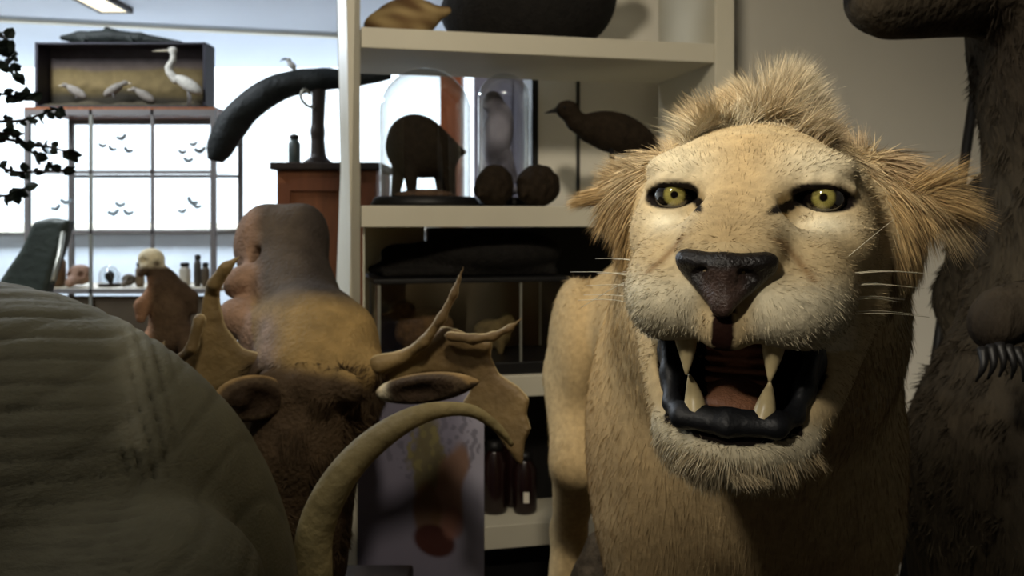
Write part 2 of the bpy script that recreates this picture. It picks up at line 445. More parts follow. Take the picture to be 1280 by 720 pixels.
# the lion
lion = thing('lion', 'pale tan stuffed lion with open roaring mouth, standing before the white shelves', 'lion', (.30, 1.55, PLINTH))
def build_lion():
    s = Sdf()
    # trunk, chest, legs (world frame)
    s.ell((.335, 1.30, 1.20), (.190, .24, .235), k=.05)
    s.chain([(.338, 1.34, 1.21), (.338, 1.66, 1.25), (.305, 1.98, 1.275)], [.186, .160, .148], k=.06)
    s.chain([(.315, 1.10, 1.34), (.33, 1.28, 1.27)], [.150, .19], k=.06)
    for sx, fy in ((-1, 1.17), (1, 1.22)):
        cx = .327 + sx * .118
        s.ell((.325 + sx * .13, 1.27, 1.15), (.085, .15, .19), k=.05)
        s.chain([(cx, 1.22, 1.08), (cx, fy + .03, .86), (cx, fy + .02, .66), (cx, fy, PLINTH + .05)], [.082, .062, .052, .05], k=.03)
        s.ell((cx, fy - .05, PLINTH + .037), (.058, .085, .038), k=.03)
        for t in (-1.5, -.5, .5, 1.5): s.ell((cx + t * .027, fy - .115 + abs(t) * .008, PLINTH + .028), (.017, .03, .026), k=.008)
    for sx in (-1, 1):
        hx = .255 + sx * .115
        s.ell((hx, 1.98, 1.20), (.060, .14, .17), k=.05)
        s.chain([(hx, 1.97, 1.15), (hx - .0, 1.86, .99), (hx - .012, 2.0, .80), (hx - .03, 1.95, PLINTH + .05)], [.070, .056, .037, .042], k=.03)
        s.ell((hx - .03, 1.90, PLINTH + .035), (.05, .08, .036), k=.025)
    s.chain([(.27, 2.12, 1.30), (.27, 2.20, 1.22), (.28, 2.22, 1.05), (.29, 2.2, .85)], [.04, .028, .022, .02], k=.03)
    # neck into the head
    hb = HW((0, .17, -.03))
    s.chain([hb, (.31, 1.14, 1.40), (.325, 1.25, 1.33)], [.125, .165, .18], k=.06)
    # head
    s.frame(RH, LO)
    s.ell((0, .115, -.005), (.100, .135, .080), k=.04)
    s.ell((0, .045, .014), (.086, .062, .050), k=.03)
    for x in (-1, 1):
        s.ell((x * .060, .016, .027), (.038, .028, .018), k=.02)
        s.ell((x * .079, .085, -.045), (.039, .085, .066), k=.04)
        s.ell((x * .076, .03, -.040), (.034, .035, .030), k=.03)
        s.cap((x * .018, .015, -.008), (x * .018, -.105, -.050), .033, .026, k=.02)
        s.ell((x * .044, -.076, -.095), (.046, .062, .037), k=.012)
        s.ell((x * .058, -.020, -.078), (.036, .055, .042), k=.03)
        s.ell((x * .052, -.035, -.080), (.042, .06, .045), k=.03)
        s.cap((x * .088, .085, -.10), (x * .052, -.035, -.212), .042, .024, k=.03)
        # ears, pinned back
        s.ell((x * .128, .140, .004), (.036, .018, .022), rot(0, x * 8, x * -25), k=.02)
        s.ell((x * .136, .124, .006), (.022, .012, .012), rot(0, x * 8, x * -25), k=.008, op='-')
    s.cap((0, -.10, -.058), (0, -.118, -.062), .030, .026, k=.015)
    for x in (-1, 1):
        s.ell((x * .046, -.028, -.016), (.012, .022, .014), k=.022, op='-')
        s.ell((x * .118, .165, -.035), (.045, .060, .085), k=.03)
    s.ell((0, -.052, -.222), (.056, .046, .032), k=.03)
    s.ell((0, .04, -.175), (.075, .09, .05), k=.04)
    s.ell((0, -.116, -.112), (.024, .024, .020), k=.012)
    # mouth
    s.box((0, -.055, -.160), (.055, .115, .041), rot(14, 0, 0), .02, .012, op='-')
    s.ell((0, -.02, -.158), (.074, .058, .036), rot(14, 0, 0), .01, op='-')
    # groove under the nose
    s.cap((0, -.150, -.085), (0, -.142, -.130), .006, .008, k=.008, op='-')
    # eye sockets
    for x in (-1, 1):
        s.ell((x * .070, -.006, .000), (.028, .026, .0112), rot(0, x * 6, x * 12), .004, op='-')
        s.chain([(x * .042, -.006, .0075), (x * .058, -.010, .0145), (x * .076, -.006, .0145), (x * .094, .008, .008)], [.004, .005, .005, .004], k=.008)
    def axes(lo, hi):
        x = np.arange(lo[0], hi[0], .0035)
        ya = np.arange(lo[1], 1.02, .0030); yb = np.arange(1.02, hi[1], .0085)
        za = np.arange(lo[2], 1.20, .0085); zb = np.arange(1.20, hi[2], .0030)
        return [x, np.concatenate([ya, yb]), np.concatenate([za, zb])]
    return s.mesh(.004, axes)
lv, lf = build_lion()
lv = relax(lv, lf, 1, .4); lv[:, 2] = np.maximum(lv[:, 2], PLINTH)
def lion_col(p):
    q = HL(p); x, y, z = q[:, 0], q[:, 1], q[:, 2]; ax = np.abs(x)
    c = np.tile(TAN, (len(p), 1))
    n1 = smooth_noise(p, 30, 3); n2 = smooth_noise(p, 9, 4)
    c = mixc(c, GOLD, .35 + .35 * n2)
    # body: warmer on the legs and the middle of the chest
    body = sst(y, .16, .26)
    lowc = 1 - sst(z, -.42, -.20)
    c = mixc(c, BROWN, lowc * (.25 + .25 * n2) * (p[:, 1] < 1.4))
    face = (1 - sst(y, .07, .15)) * sst(z, -.25, -.2)
    c = mixc(c, TAN * 1.06, face * .8)
    c = mixc(c, CREAM, face * .75 * np.exp(-((ax - .066) / .04) ** 2 - ((z - .03) / .022) ** 2))          # above the eyes
    c = mixc(c, CREAM * 1.08, .95 * np.exp(-((ax - .070) / .026) ** 2 - ((z + .024) / .010) ** 2) * (y < .06))      # under the eyes
    c = mixc(c, CREAM, face * .85 * sst(-z, .058, .085) * sst(ax, .014, .03) * (1 - sst(ax, .085, .11)) * (y < .03) * (z > -.140))
    c = mixc(c, CREAM, .85 * (z < -.185) * (y < .03) * (ax < .075) * sst(-z, .19, .21))
    c = mixc(c, GOLD, face * .45 * np.exp(-(x / .03) ** 2) * (z > -.04) * (z < .06))
    # whisker spots
    sp = ((np.abs(((z + .075) / .011 + 50) % 1 - .5) > .33) & (np.abs(((y + .2) / .014) % 1 - .5) > .30) & (ax > .045) & (ax < .1) & (z < -.06) & (z > -.115) & (y < -.02))
    c[sp] = c[sp] * .72
    # cheek creases under the eyes
    cr = np.exp(-((ax - .055 - (-.055 - z) * .9) / .004) ** 2) * (z < -.035) * (z > -.07) * (y < .03)
    c = mixc(c, BROWN, .7 * cr)
    # black eye rims and tear lines
    e = ((ax - .070) / .0315) ** 2 + ((z - .0005 + (ax - .07) * .10) / .0142) ** 2
    c = mixc(c, DARK, (1 - sst(e, .72, .98)) * (y < .06))
    tl = ((ax - .040) / .014) ** 2 + ((z + .008 - (ax - .04) * .55) / .006) ** 2
    c = mixc(c, DARK, (1 - sst(tl, .6, 1.1)) * (y < .04))
    # lips and mouth lining
    q2 = (q - np.array([0, -.055, -.160])) @ rot(14, 0, 0)
    inb = (np.abs(q2[:, 0]) < .060) & (np.abs(q2[:, 2]) < .0435) & (q2[:, 1] > -.14) & (q2[:, 1] < .118)
    q3 = ((q - np.array([0, -.02, -.158])) @ rot(14, 0, 0)) / np.array([.077, .062, .038])
    inm = inb | ((q3 ** 2).sum(1) < 1)
    nn, _ = normals(p, lf) if len(p) == len(lv) else (None, 0)
    if nn is not None:
        c[inm & (ax < .042) & (y > -.06)] = MAROON
        c[inm & ~((ax < .042) & (y > -.06))] = DARK
    # philtrum
    ph = (ax < .0085) & (z < -.080) & (z > -.133) & (y < -.10)
    c[ph] = MAROON * .16
    return c
lcol = lion_col(lv)
m_lion = mat('lion_coat', rough=.85, spec=.12, var=.16, nscale=90, bump=.15, bscale=260, attr=True)
body = obj('body', (lv, lf), m_lion, lion, col=lcol)
m_hair = mat('lion_hair', rough=.7, spec=.2, var=.06, nscale=30, attr=True)
# --- eyes
m_eye = mat('eye_glass', rough=.06, spec=.7, var=.0, attr=True, coat=1)
for x in (-1, 1):
    c = HW((x * .0695, .009, .0005)); r = .0195
    v, f = ball((0, 0, 0), 1, 48, 40)
    look = np.array([-.02, -.05, 1.52]) - c + np.array([.0, 0, .0]); look = look / np.linalg.norm(look)
    look = look + np.array([.02 if x < 0 else .0, 0, .0]); look /= np.linalg.norm(look)
    Q = np.array(Vector(look).to_track_quat('Z', 'Y').to_matrix())
    a = np.arccos(np.clip(v[:, 2], -1, 1)); ang = np.arctan2(v[:, 1], v[:, 0])
    iris = np.array(lin((140, 132, 70))); rim = np.array(lin((44, 38, 16)))
    cc = np.tile(DARK * .6, (len(v), 1))
    cc = mixc(cc, iris, (a < .62).astype(float)); cc = mixc(cc, rim, sst(a, .42, .60) * (a < .62))
    cc = mixc(cc, iris * .6, (a < .62) * .5 * (np.sin(ang * 23) > .2)); cc = mixc(cc, DARK * .2, (a < .22).astype(float))
    obj('eye', (v @ Q.T * r + c, f), m_eye, lion, col=cc)
# --- nose leather
s = Sdf(RH, LO)
for x in (-1, 1):
    s.ell((x * .024, -.128, -.0555), (.017, .015, .0085), rot(0, x * -10, x * 20), k=.010)
    s.cap((x * .031, -.126, -.060), (x * .003, -.144, -.091), .0080, .0050, k=.008)
s.ell((0, -.136, -.0580), (.020, .013, .010), k=.012)
s.cap((0, -.138, -.064), (0, -.144, -.092), .012, .005, k=.010)
for x in (-1, 1): s.ell((x * .021, -.146, -.067), (.011, .008, .0046), rot(0, x * 32, x * -20), .003, op='-')
s.cap((0, -.156, -.062), (0, -.152, -.108), .0032, .0032, k=.004, op='-')
v, f = s.mesh(.0016); q = HL(v)
cc = np.tile(np.array(lin((66, 50, 43))), (len(v), 1))
cc = mixc(cc, DARK * .7, sst(q[:, 2], -.066, -.056)); cc = mixc(cc, DARK * .6, sst(np.abs(q[:, 0]), .010, .022) * .95)
obj('nose', (v, f), mat('nose_leather', rough=.45, spec=.4, var=.25, nscale=160, bump=.3, bscale=400, attr=True), lion, col=cc)
# --- teeth, tongue, lips
m_tooth = mat('tooth_ivory', lin((196, 178, 134)), .35, .4, .12, 90)
def canine(a, b, r):
    a = np.array(a); b = np.array(b); t = np.linspace(0, 1, 9)[:, None]
    bow = np.array([0, .006, 0])
    pth = a + (b - a) * t + bow * np.sin(t * math.pi) - np.array([0, .0, 0])
    return tube([HW(x) for x in pth], r * (1 - .93 * t[:, 0] ** 1.6) + .0004, 14)
for x in (-1, 1):
    obj('canine', canine((x * .037, -.098, -.116), (x * .0345, -.098, -.156), .0105), m_tooth, lion)
    obj('canine', canine((x * .028, -.082, -.196), (x * .034, -.086, -.158), .0105), m_tooth, lion)
s = Sdf(RH, LO)
s.ell((0, .0, -.176), (.030, .065, .012), rot(10, 0, 0), k=.01)
s.ell((0, -.055, -.186), (.027, .02, .008), k=.01)
s.cap((0, -.08, -.170), (0, .05, -.150), .002, .002, k=.01, op='-')
v, f = s.mesh(.0025)
obj('tongue', (v, f), mat('tongue_paint', lin((128, 88, 64)), .55, .3, .15, 60, bump=.3, bscale=300), lion)
# palate with ridges
s = Sdf(RH, LO)
s.ell((0, .010, -.146), (.034, .03, .034), k=.01)
for k_ in range(6): s.cap((-.028, -.016 - k_ * .001, -.122 - k_ * .010), (.028, -.016 - k_ * .001, -.122 - k_ * .010), .0032, .0032, k=.004)
v, f = s.mesh(.002)
obj('palate', (v, f), mat('palate_paint', lin((138, 92, 64)), .5, .35, .2, 50, bump=.2, bscale=200), lion)
m_lip = mat('lip_black', lin((17, 18, 21)), .5, .35, .25, 40, bump=.15, bscale=120)
s = Sdf(RH, LO)
s.chain([(-.040, -.083, -.1965), (0, -.091, -.1985), (.040, -.083, -.1965)], [.0085, .0090, .0085], k=.006)
s.chain([(-.040, -.078, -.1900), (0, -.086, -.1910), (.040, -.078, -.1900)], [.0065, .0065, .0065], k=.008)
for x in (-1, 1):
    s.chain([(x * .040, -.083, -.1965), (x * .053, -.060, -.190), (x * .060, -.040, -.165), (x * .066, -.024, -.135), (x * .064, -.032, -.120)], [.0085, .0075, .0070, .006, .004], k=.008)
    s.chain([(x * .058, -.035, -.180), (x * .067, -.012, -.150), (x * .069, -.010, -.130)], [.010, .008, .005], k=.012)
v, f = s.mesh(.002)
obj('lips', (v, f), m_lip, lion)
# --- hair
def away(o):
    ow = HW(o)
    return lambda p, n: p - ow
def facemask(p):
    q = HL(p); ax = np.abs(q[:, 0])
    e = ((ax - .070) / .037) ** 2 + ((q[:, 2]) / .020) ** 2
    q3 = ((q - np.array([0, -.06, -.160])) / np.array([.086, .14, .054])); mth = (q3 ** 2).sum(1) < 1
    nose = (ax < .046) & (q[:, 1] < -.115) & (q[:, 2] > -.134) & (q[:, 2] < -.045) & (ax < np.maximum(.044 + (q[:, 2] + .06) * 1.0, .010))
    tear = ((ax - .040) / .018) ** 2 + ((q[:, 2] + .008) / .010) ** 2 < 1
    return (e > 1.02) & ~mth & ~nose & ~tear
def cf(p):
    return lion_col(p)
def d_face(c, n):
    q = HL(c); return facemask(c) * (q[:, 1] < .16) * (q[:, 2] > -.30) * (c[:, 1] < 1.02) * (0.2 + (n @ np.array([-.2, -.95, 0]) > -.35))
def l_face(p, n):
    q = HL(p); L = np.full(len(p), .0085)
    L += .006 * sst(q[:, 1], .02, .12); L += .010 * sst(-q[:, 2], .21, .235) * (q[:, 1] < .05)
    return L
g, c = fur(lv, lf, 90000, d_face, l_face, away((0, -.14, -.03)), cf, .00055, .22, 2, .22, .13, seed=2)
obj('face_fur', g, m_hair, lion, col=c, smooth=False)
def d_body(c, n):
    q = HL(c); return (q[:, 1] > .10) * (c[:, 2] > .95) * (.25 + (c[:, 1] < 1.45) + .6 * (n[:, 1] < .2))
def f_body(p, n): return np.tile(np.array([0, .35, -1.0]), (len(p), 1))
g, c = fur(lv, lf, 90000, d_body, lambda p, n: .016 + .008 * sst(1.3 - p[:, 1], 0, .2), f_body, cf, .0006, .11, 2, .2, .10, seed=3)
obj('body_fur', g, m_hair, lion, col=c, smooth=False)
def cmane(p):
    q = HL(p); n = smooth_noise(p, 40, 8)
    c = mixc(np.tile(GOLD * 1.0, (len(p), 1)), CREAM * .9, .45 + .4 * n)
    return mixc(c, BROWN, .45 * sst(q[:, 0], .02, .10) * (q[:, 2] > .03))
# crest over the forehead
def d_crest(c, n):
    q = HL(c); return (q[:, 2] > .052) * (q[:, 1] > .055) * (q[:, 1] < .30) * (np.abs(q[:, 0]) < .11) * (1 + 2.5 * np.exp(-((q[:, 0] - .015) / .04) ** 2))
def l_crest(p, n):
    q = HL(p); return .034 + .030 * np.exp(-((q[:, 0] - .014) / .030) ** 2) + .012 * np.exp(-((q[:, 0] + .05) / .03) ** 2)
def f_crest(p, n):
    q = HL(p); d = np.stack([q[:, 0] * 4.0, np.full(len(p), .30), np.full(len(p), 1.1)], 1); return d @ RH.T
g, c = fur(lv, lf, 52000, d_crest, l_crest, f_crest, cmane, .00035, .2, 4, .6, .11, seed=4, clump=.04)
obj('mane', g, m_hair, lion, col=c, smooth=False)
# sides of the head, behind the cheeks, hanging
def d_side(c, n):
    q = HL(c); ax = np.abs(q[:, 0]); return (ax > .085) * (q[:, 1] > .100) * (q[:, 1] < .26) * (q[:, 2] < .07) * (q[:, 2] > -.22)
def f_side(p, n):
    q = HL(p); d = np.stack([np.sign(q[:, 0]) * .30, np.full(len(p), .35), -1.05 + 3 * np.maximum(q[:, 2], -.02)], 1); return d @ RH.T
def l_side(p, n):
    q = HL(p); return .016 + .034 * sst(q[:, 2], -.12, .0)
g, c = fur(lv, lf, 40000, d_side, l_side, f_side, cmane, .0005, .10, 3, .4, .07, seed=5)
obj('mane', g, m_hair, lion, col=c, smooth=False)
# ear tufts
def d_ear(c, n):
    q = HL(c); ax = np.abs(q[:, 0]); return (ax > .118) * (q[:, 2] > -.022) * (q[:, 2] < .030) * (q[:, 1] < .18) * (q[:, 1] > .10)
def f_ear(p, n):
    q = HL(p); d = np.stack([np.sign(q[:, 0]) * 1.0, np.full(len(p), .30), -.16 + .22 * (q[:, 0] > 0) + 2.0 * (q[:, 2] - .006)], 1); return d @ RH.T
g, c = fur(lv, lf, 22000, d_ear, lambda p, n: .048 + .022 * (HL(p)[:, 0] > 0), f_ear, lambda p: cmane(p) * 1.05, .00032, .02, 4, .35, .08, seed=6, clump=.04)
obj('ear_hair', g, m_hair, lion, col=c, smooth=False)
# beard
def d_beard(c, n):
    q = HL(c); return (q[:, 2] < -.222) * (q[:, 2] > -.30) * (q[:, 1] < .05) * (np.abs(q[:, 0]) < .08) * (c[:, 1] < .98)
def f_beard(p, n):
    q = HL(p); d = np.stack([q[:, 0] * 6, np.full(len(p), .0), np.full(len(p), -1.)], 1); return d @ RH.T
g, c = fur(lv, lf, 9000, d_beard, lambda p, n: np.full(len(p), .020), f_beard, lambda p: mixc(cmane(p), CREAM, np.full(len(p), .35)), .00045, .08, 3, .4, .10, seed=9, clump=.03)
obj('beard', g, m_hair, lion, col=c, smooth=False)
# whiskers
rg = np.random.default_rng(5)
m_whisker = mat('whisker_white', lin((205, 196, 170)), .4, .3, .05, 20)
for x in (-1, 1):
    for i in range(11):
        a = HW((x * (.066 + .012 * rg.random()), -.080 + .035 * rg.random(), -.068 - .011 * (i % 4)))
        e = HW((x * (.12 + .06 * rg.random()), -.0 + .07 * rg.random(), -.066 - .014 * (i % 4) + (.05 if i == 4 else 0) * x))
        m_ = (a + e) / 2 + np.array([0, -.01, .004])
        obj('whisker', tube(spline([a, m_, e], 8), np.linspace(.0005, .0002, 8), 4), m_whisker, lion)

# rock plinth under the lion
s = Sdf()
s.box((.30, 1.58, PLINTH / 2 + .01), (.325, .66, PLINTH / 2 - .005), rnd=.05, k=.03)
rv, rf = s.mesh(.03)
rv[:, :2] += .010 * np.stack([smooth_noise(rv, 14, 1), smooth_noise(rv, 14, 2)], 1) * (rv[:, 2:] < PLINTH - .02)
rv[:, 2] = np.clip(rv[:, 2], 0, PLINTH - .004)
m_rock = mat('rock_plaster', lin((86, 76, 60)), .9, .15, .3, 14, bump=.6, bscale=40)
tag(obj('rock_plinth', (rv, rf), m_rock, base=(.30, 1.58, 0)), 'low rocky plinth under the standing lion', 'plinth')
s = Sdf()
q = P(730, 690, 1.62)
s.ell((q[0] + .005, 1.62, .74), (.046, .07, .20), rot(6, 8, 20), k=.03); s.ell((q[0] + .03, 1.66, .68), (.05, .07, .15), k=.03)
s.box((q[0] + .01, 1.62, PLINTH + .03), (.06, .08, .03), rnd=.02, k=.03)
s.box((q[0] - .03, 1.60, .97), (.12, .12, .04), rot(0, -12, 0), .004, .008, op='-')
v, f = s.mesh(.008); v = v + .005 * np.stack([smooth_noise(v, 60, 11), smooth_noise(v, 60, 12), np.zeros(len(v))], 1); v[:, 2] = np.maximum(v[:, 2], PLINTH + .001)
tag(obj('rock', (v, f), mat('rock_grey', lin((74, 66, 56)), .9, .15, .4, 40, bump=.5, bscale=90), base=(q[0], 1.62, PLINTH)), 'grey brown rock standing by the hind leg of the lion', 'rock')

# ================================================================== MOOSE HEAD
def c8(*c): return np.array(lin(c))
def pix(v): return 640 + F * v[:, 0] / v[:, 1], HOR - F * (v[:, 2] - CZ) / v[:, 1]
CR = P(385, 745, 1.66)
moose = thing('moose_head', 'stuffed moose head with its muzzle tipped upward and broad antlers', 'animal head', (CR[0], 1.66, CR[2]))
s = Sdf()
s.chain([P(352, 312, 1.96), P(366, 368, 1.86), P(396, 432, 1.72), P(398, 480, 1.66)], [.098, .080, .100, .112], k=.05)
s.chain([P(398, 480, 1.66), P(370, 556, 1.63), P(350, 640, 1.65), (CR[0] - .05, 1.68, CR[2] + .06)], [.116, .112, .122, .12], k=.05)
s.ell(P(328, 300, 1.94), (.045, .05, .07), k=.04)
s.ell(P(380, 290, 1.93), (.05, .05, .06), k=.04)
s.ell(P(304, 352, 1.84), (.042, .05, .034), rot(0, -35, 0), k=.015)
s.ell(P(300, 398, 1.78), (.046, .05, .042), rot(0, 20, 0), k=.015)
s.ell(P(330, 425, 1.74), (.045, .05, .06), k=.03)
s.ell(P(432, 420, 1.70), (.05, .06, .055), rot(0, 40, 0), k=.03)
s.ell(P(345, 470, 1.62), (.05, .04, .028), k=.02)
s.ell(P(455, 462, 1.62), (.05, .04, .030), k=.02)
s.cap(P(285, 377, 1.74), P(318, 380, 1.72), .008, .006, k=.012, op='-')
s.ell(P(322, 322, 1.86), (.012, .02, .024), k=.012, op='-')
for i in range(8): s.ell(P(335 + 15 * i, 480 + 8 * (i % 3), 1.545), (.02, .02, .028), k=.015)
v, f = s.mesh(.007); v = relax(v, f, 2, .5)
v[:, 2] = np.maximum(v[:, 2], CR[2])
nn, _ = normals(v, f)
x_, y_ = pix(v)
grey = c8(80, 70, 60); tan = c8(136, 112, 70); dark = c8(66, 52, 36); pink = c8(140, 112, 92)
n1 = smooth_noise(v, 25, 21)
cc = np.tile(grey, (len(v), 1))
cc = mixc(cc, c8(40, 34, 31), sst(x_, 352, 398) * .85)  # shade on one side of the muzzle, painted into the coat colour
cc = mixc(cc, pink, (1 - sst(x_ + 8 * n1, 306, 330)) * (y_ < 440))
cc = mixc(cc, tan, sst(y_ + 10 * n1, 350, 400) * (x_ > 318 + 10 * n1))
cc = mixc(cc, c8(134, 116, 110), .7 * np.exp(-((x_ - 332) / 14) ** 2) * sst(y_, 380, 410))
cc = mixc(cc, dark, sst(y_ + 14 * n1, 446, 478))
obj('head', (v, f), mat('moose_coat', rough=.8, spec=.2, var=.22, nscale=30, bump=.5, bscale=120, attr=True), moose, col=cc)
g, c = fur(v, f, 26000, lambda c, n: (pix(c)[1] > 452) * (n[:, 1] < .3) * (c[:, 2] > CR[2] + .09), lambda p, n: np.full(len(p), .022), lambda p, n: np.tile(np.array([.1, -.2, -1.]), (len(p), 1)),
           lambda p: np.tile(dark, (len(p), 1)) * (1 + .4 * smooth_noise(p, 30, 22)[:, None]), .0007, .15, 3, .3, .14, seed=12, clump=.05)
obj('neck_hair', g, mat('moose_hair', rough=.8, spec=.15, var=.1, attr=True), moose, col=c, smooth=False)
m_antler = mat('antler_bone', rough=.6, spec=.3, var=.22, nscale=22, bump=.35, bscale=60, attr=True)
def antler(poly, Y, yc, tines, t):
    s = Sdf(); w = np.array([P(a, b, Y)[[0, 2]] for a, b in poly])
    s.plate(w, yc, t, t * .9, k=.012)
    for pts, r in tines: s.chain([P(*q) for q in pts], r, k=.010)
    v, f = s.mesh(.005); v = relax(v, f, 2, .5)
    nn, _ = normals(v, f); n = smooth_noise(v, 35, 31)
    c = mixc(np.tile(c8(122, 102, 66), (len(v), 1)), c8(86, 68, 42), .5 + .5 * n)
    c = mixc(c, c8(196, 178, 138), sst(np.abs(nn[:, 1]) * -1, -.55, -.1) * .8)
    return (v, f), c
LP = [(352, 478), (300, 476), (262, 496), (236, 474), (222, 456), (244, 432), (252, 398), (256, 370), (264, 350), (274, 352), (276, 380), (282, 408), (302, 436), (350, 452)]
g, c = antler(LP, 1.60, lambda x, z: 1.60 + .25 * (x + .52) + .0 * z, [([(268, 356, 1.585), (282, 335, 1.58), (300, 320, 1.59)], [.014, .010, .003]), ([(236, 466, 1.585), (222, 456, 1.58), (206, 450, 1.575), (200, 436, 1.575), (208, 422, 1.58)], [.012, .010, .008, .006, .002]), ([(228, 462, 1.57), (218, 456, 1.555), (240, 436, 1.54), (250, 400, 1.545)], [.012, .010, .010, .012])], .011)
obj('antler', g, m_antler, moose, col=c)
RP = [(452, 474), (470, 452), (505, 448), (530, 430), (552, 408), (575, 414), (594, 424), (616, 424), (614, 446), (624, 466), (650, 481), (662, 494), (658, 512), (664, 528), (656, 546), (653, 574), (642, 566), (622, 540), (602, 515), (575, 508), (588, 488), (578, 472), (530, 470), (482, 482)]
g, c = antler(RP, 1.60, lambda x, z: 1.62 - .35 * np.maximum(x + .1, 0) - .18 * np.maximum(1.22 - z, 0), [
    ([(474, 456, 1.60), (505, 446, 1.605), (530, 428, 1.59), (552, 398, 1.58), (568, 366, 1.575), (579, 334, 1.57)], [.020, .012, .010, .0085, .0065, .003]),
    ([(562, 420, 1.585), (592, 424, 1.57), (616, 421, 1.56), (636, 411, 1.55), (654, 397, 1.55)], [.010, .009, .008, .006, .0025])], .012)
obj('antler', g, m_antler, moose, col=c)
m_ear = mat('moose_ear', rough=.85, spec=.15, var=.25, nscale=40, bump=.4, bscale=140, attr=True)
def ear(a, b, r, hollow, tip):
    s = Sdf(); a = np.array(a); b = np.array(b); d = b - a; L = np.linalg.norm(d)
    ex = d / L; ez = np.array([0, 0, 1.]) - ex * ex[2]; ez /= np.linalg.norm(ez); ey = np.cross(ez, ex)
    A = np.stack([ex, ey, ez], 1)
    s.ell((a + b) / 2, (L / 2, .022, r), A, k=.01)
    s.ell((a + b) / 2 + np.array([0, -.030, hollow]), (L * .42, .018, r * .7), A, k=.008, op='-'); s.cap((a * .3 + b * .7), b + (b - a) * .04, r * .55, .004, k=.012)
    v, f = s.mesh(.004); q = (v - (a + b) / 2) @ A
    c = np.tile(c8(66, 54, 40), (len(v), 1)); e = (q[:, 0] / (L / 2)) ** 2 + (q[:, 2] / r) ** 2
    c = mixc(c, c8(128, 104, 68), sst(e, .75, .98) * (q[:, 2] > 0)); c = mixc(c, c8(42, 30, 20), (e < .5) * .8)
    if tip is not None: c = mixc(c, c8(222, 210, 180), np.exp(-((q[:, 0] - tip * L) / .013) ** 2))
    obj('ear', (v, f), m_ear, moose, col=c)
ear(P(362, 496, 1.55), P(266, 500, 1.47), .040, -.006, None)
ear(P(470, 492, 1.555), P(592, 478, 1.47), .026, -.003, -.40)

# dark pedestal carrying the moose head (its top is below the picture)
tag(obj('pedestal', box((CR[0], 1.68, CR[2] / 2 - .001), (.36, .28, CR[2] - .002)), m_darkwood, base=(CR[0], 1.68, 0), smooth=False, bevel=.006), 'dark wooden pedestal carrying the moose head', 'pedestal')

# pale curved horn arching before the picture panel
hp = [P(392, 790, 1.30), P(391, 720, 1.30), P(394, 665, 1.30), P(416, 612, 1.30), P(452, 566, 1.31), P(500, 530, 1.33), P(545, 513, 1.36), P(590, 514, 1.39), P(622, 535, 1.42), P(640, 556, 1.44)]
pth = spline(hp, 60); tt = np.linspace(0, 1, 60)
rad = np.interp(tt, [0, .25, .5, .72, .9, 1], [.031, .027, .020, .011, .008, .004])
v, f = tube(pth, rad, 20, flat=.8)
cc = mixc(np.tile(c8(130, 119, 84), (len(v), 1)), c8(96, 85, 57), .5 + .6 * smooth_noise(v, 22, 41))
horn = thing('curved_horn', 'long pale horn arching in front of the lavender picture panel', 'horn', (hp[0][0], 1.30, hp[0][2]))
obj('horn', (v, f), m_antler, horn, col=cc)
q = hp[0]
obj('stand', join(lathe((q[0], q[1], 0), [(.12, .002), (.12, .03), (.03, .05), (.022, .12), (.022, q[2] - .06), (.034, q[2] - .02), (.036, q[2] + .02)], 24)), m_black, horn)

# lavender picture panel
PY = 1.86
a = P(447, 470, PY); b = P(605, 470, PY); zt = a[2]
nx_, nz_ = 90, 160; zb = .02
U, Vv = np.meshgrid(np.linspace(0, 1, nx_), np.linspace(0, 1, nz_), indexing='ij')
vx = a[0] + U * (b[0] - a[0]); z1_, z0_ = zt, P(500, 735, PY)[2]
vz = z1_ + Vv * (z0_ - z1_)
px = 447 + U * 158; pyy = 470 + Vv * 265
def art(px, py):
    c = np.tile(c8(112, 108, 124), (px.size, 1)); px = px.ravel(); py = py.ravel()
    n = smooth_noise(np.stack([px, py, px * 0], 1), .09, 51); n2 = smooth_noise(np.stack([px, py, px * 0], 1), .35, 52)
    c = mixc(c, c8(156, 153, 168), sst(px, 560, 600))
    c = mixc(c, c8(84, 82, 94), .6 * (np.abs(n2) > .6) * (np.hypot((px - 540) / 60, (py - 555) / 50) < 1))
    g = np.hypot((px - 536 + 4 * n) / (26 + 6 * n2), (py - 575) / 62); c = mixc(c, c8(96, 88, 58), (1 - sst(g, .7, 1.05)) * .9)
    c = mixc(c, c8(116, 108, 72), (n2 > .35) * (np.hypot((px - 533) / 24, (py - 560) / 30) < 1) * .8)
    p = np.hypot((px - 562 - 5 * n - (620 - py) * .12) / 24, (py - 615) / 66); c = mixc(c, c8(120, 92, 76), (1 - sst(p, .75, 1.05)) * .95)
    p = np.hypot((px - 533 + 3 * n) / 19, (py - 640) / 44); c = mixc(c, c8(100, 76, 56), (1 - sst(p, .7, 1.05)) * .9)
    p = np.hypot((px - 543) / 27, (py - 676 - .2 * (px - 543)) / 21); c = mixc(c, c8(62, 34, 30), 1 - sst(p, .8, 1.1))
    p = np.hypot((px - 566) / 16, (py - 655) / 22); c = mixc(c, c8(124, 86, 76), (1 - sst(p, .6, 1.1)) * .8)
    return c
col = art(px, pyy)
ix = np.arange(nx_ * nz_).reshape(nx_, nz_)
fq = np.stack([ix[:-1, :-1], ix[:-1, 1:], ix[1:, 1:], ix[1:, :-1]], -1).reshape(-1, 4)
pan = thing('picture_panel', 'lavender picture panel with a painted brown and pink plant shape', 'picture', ((a[0] + b[0]) / 2, PY, 0))
obj('board', box(((a[0] + b[0]) / 2, PY + .016, zt / 2), (b[0] - a[0], .03, zt)), mat('board_lavender', c8(88, 85, 98), .6, .25, .03, 3), pan, smooth=False)
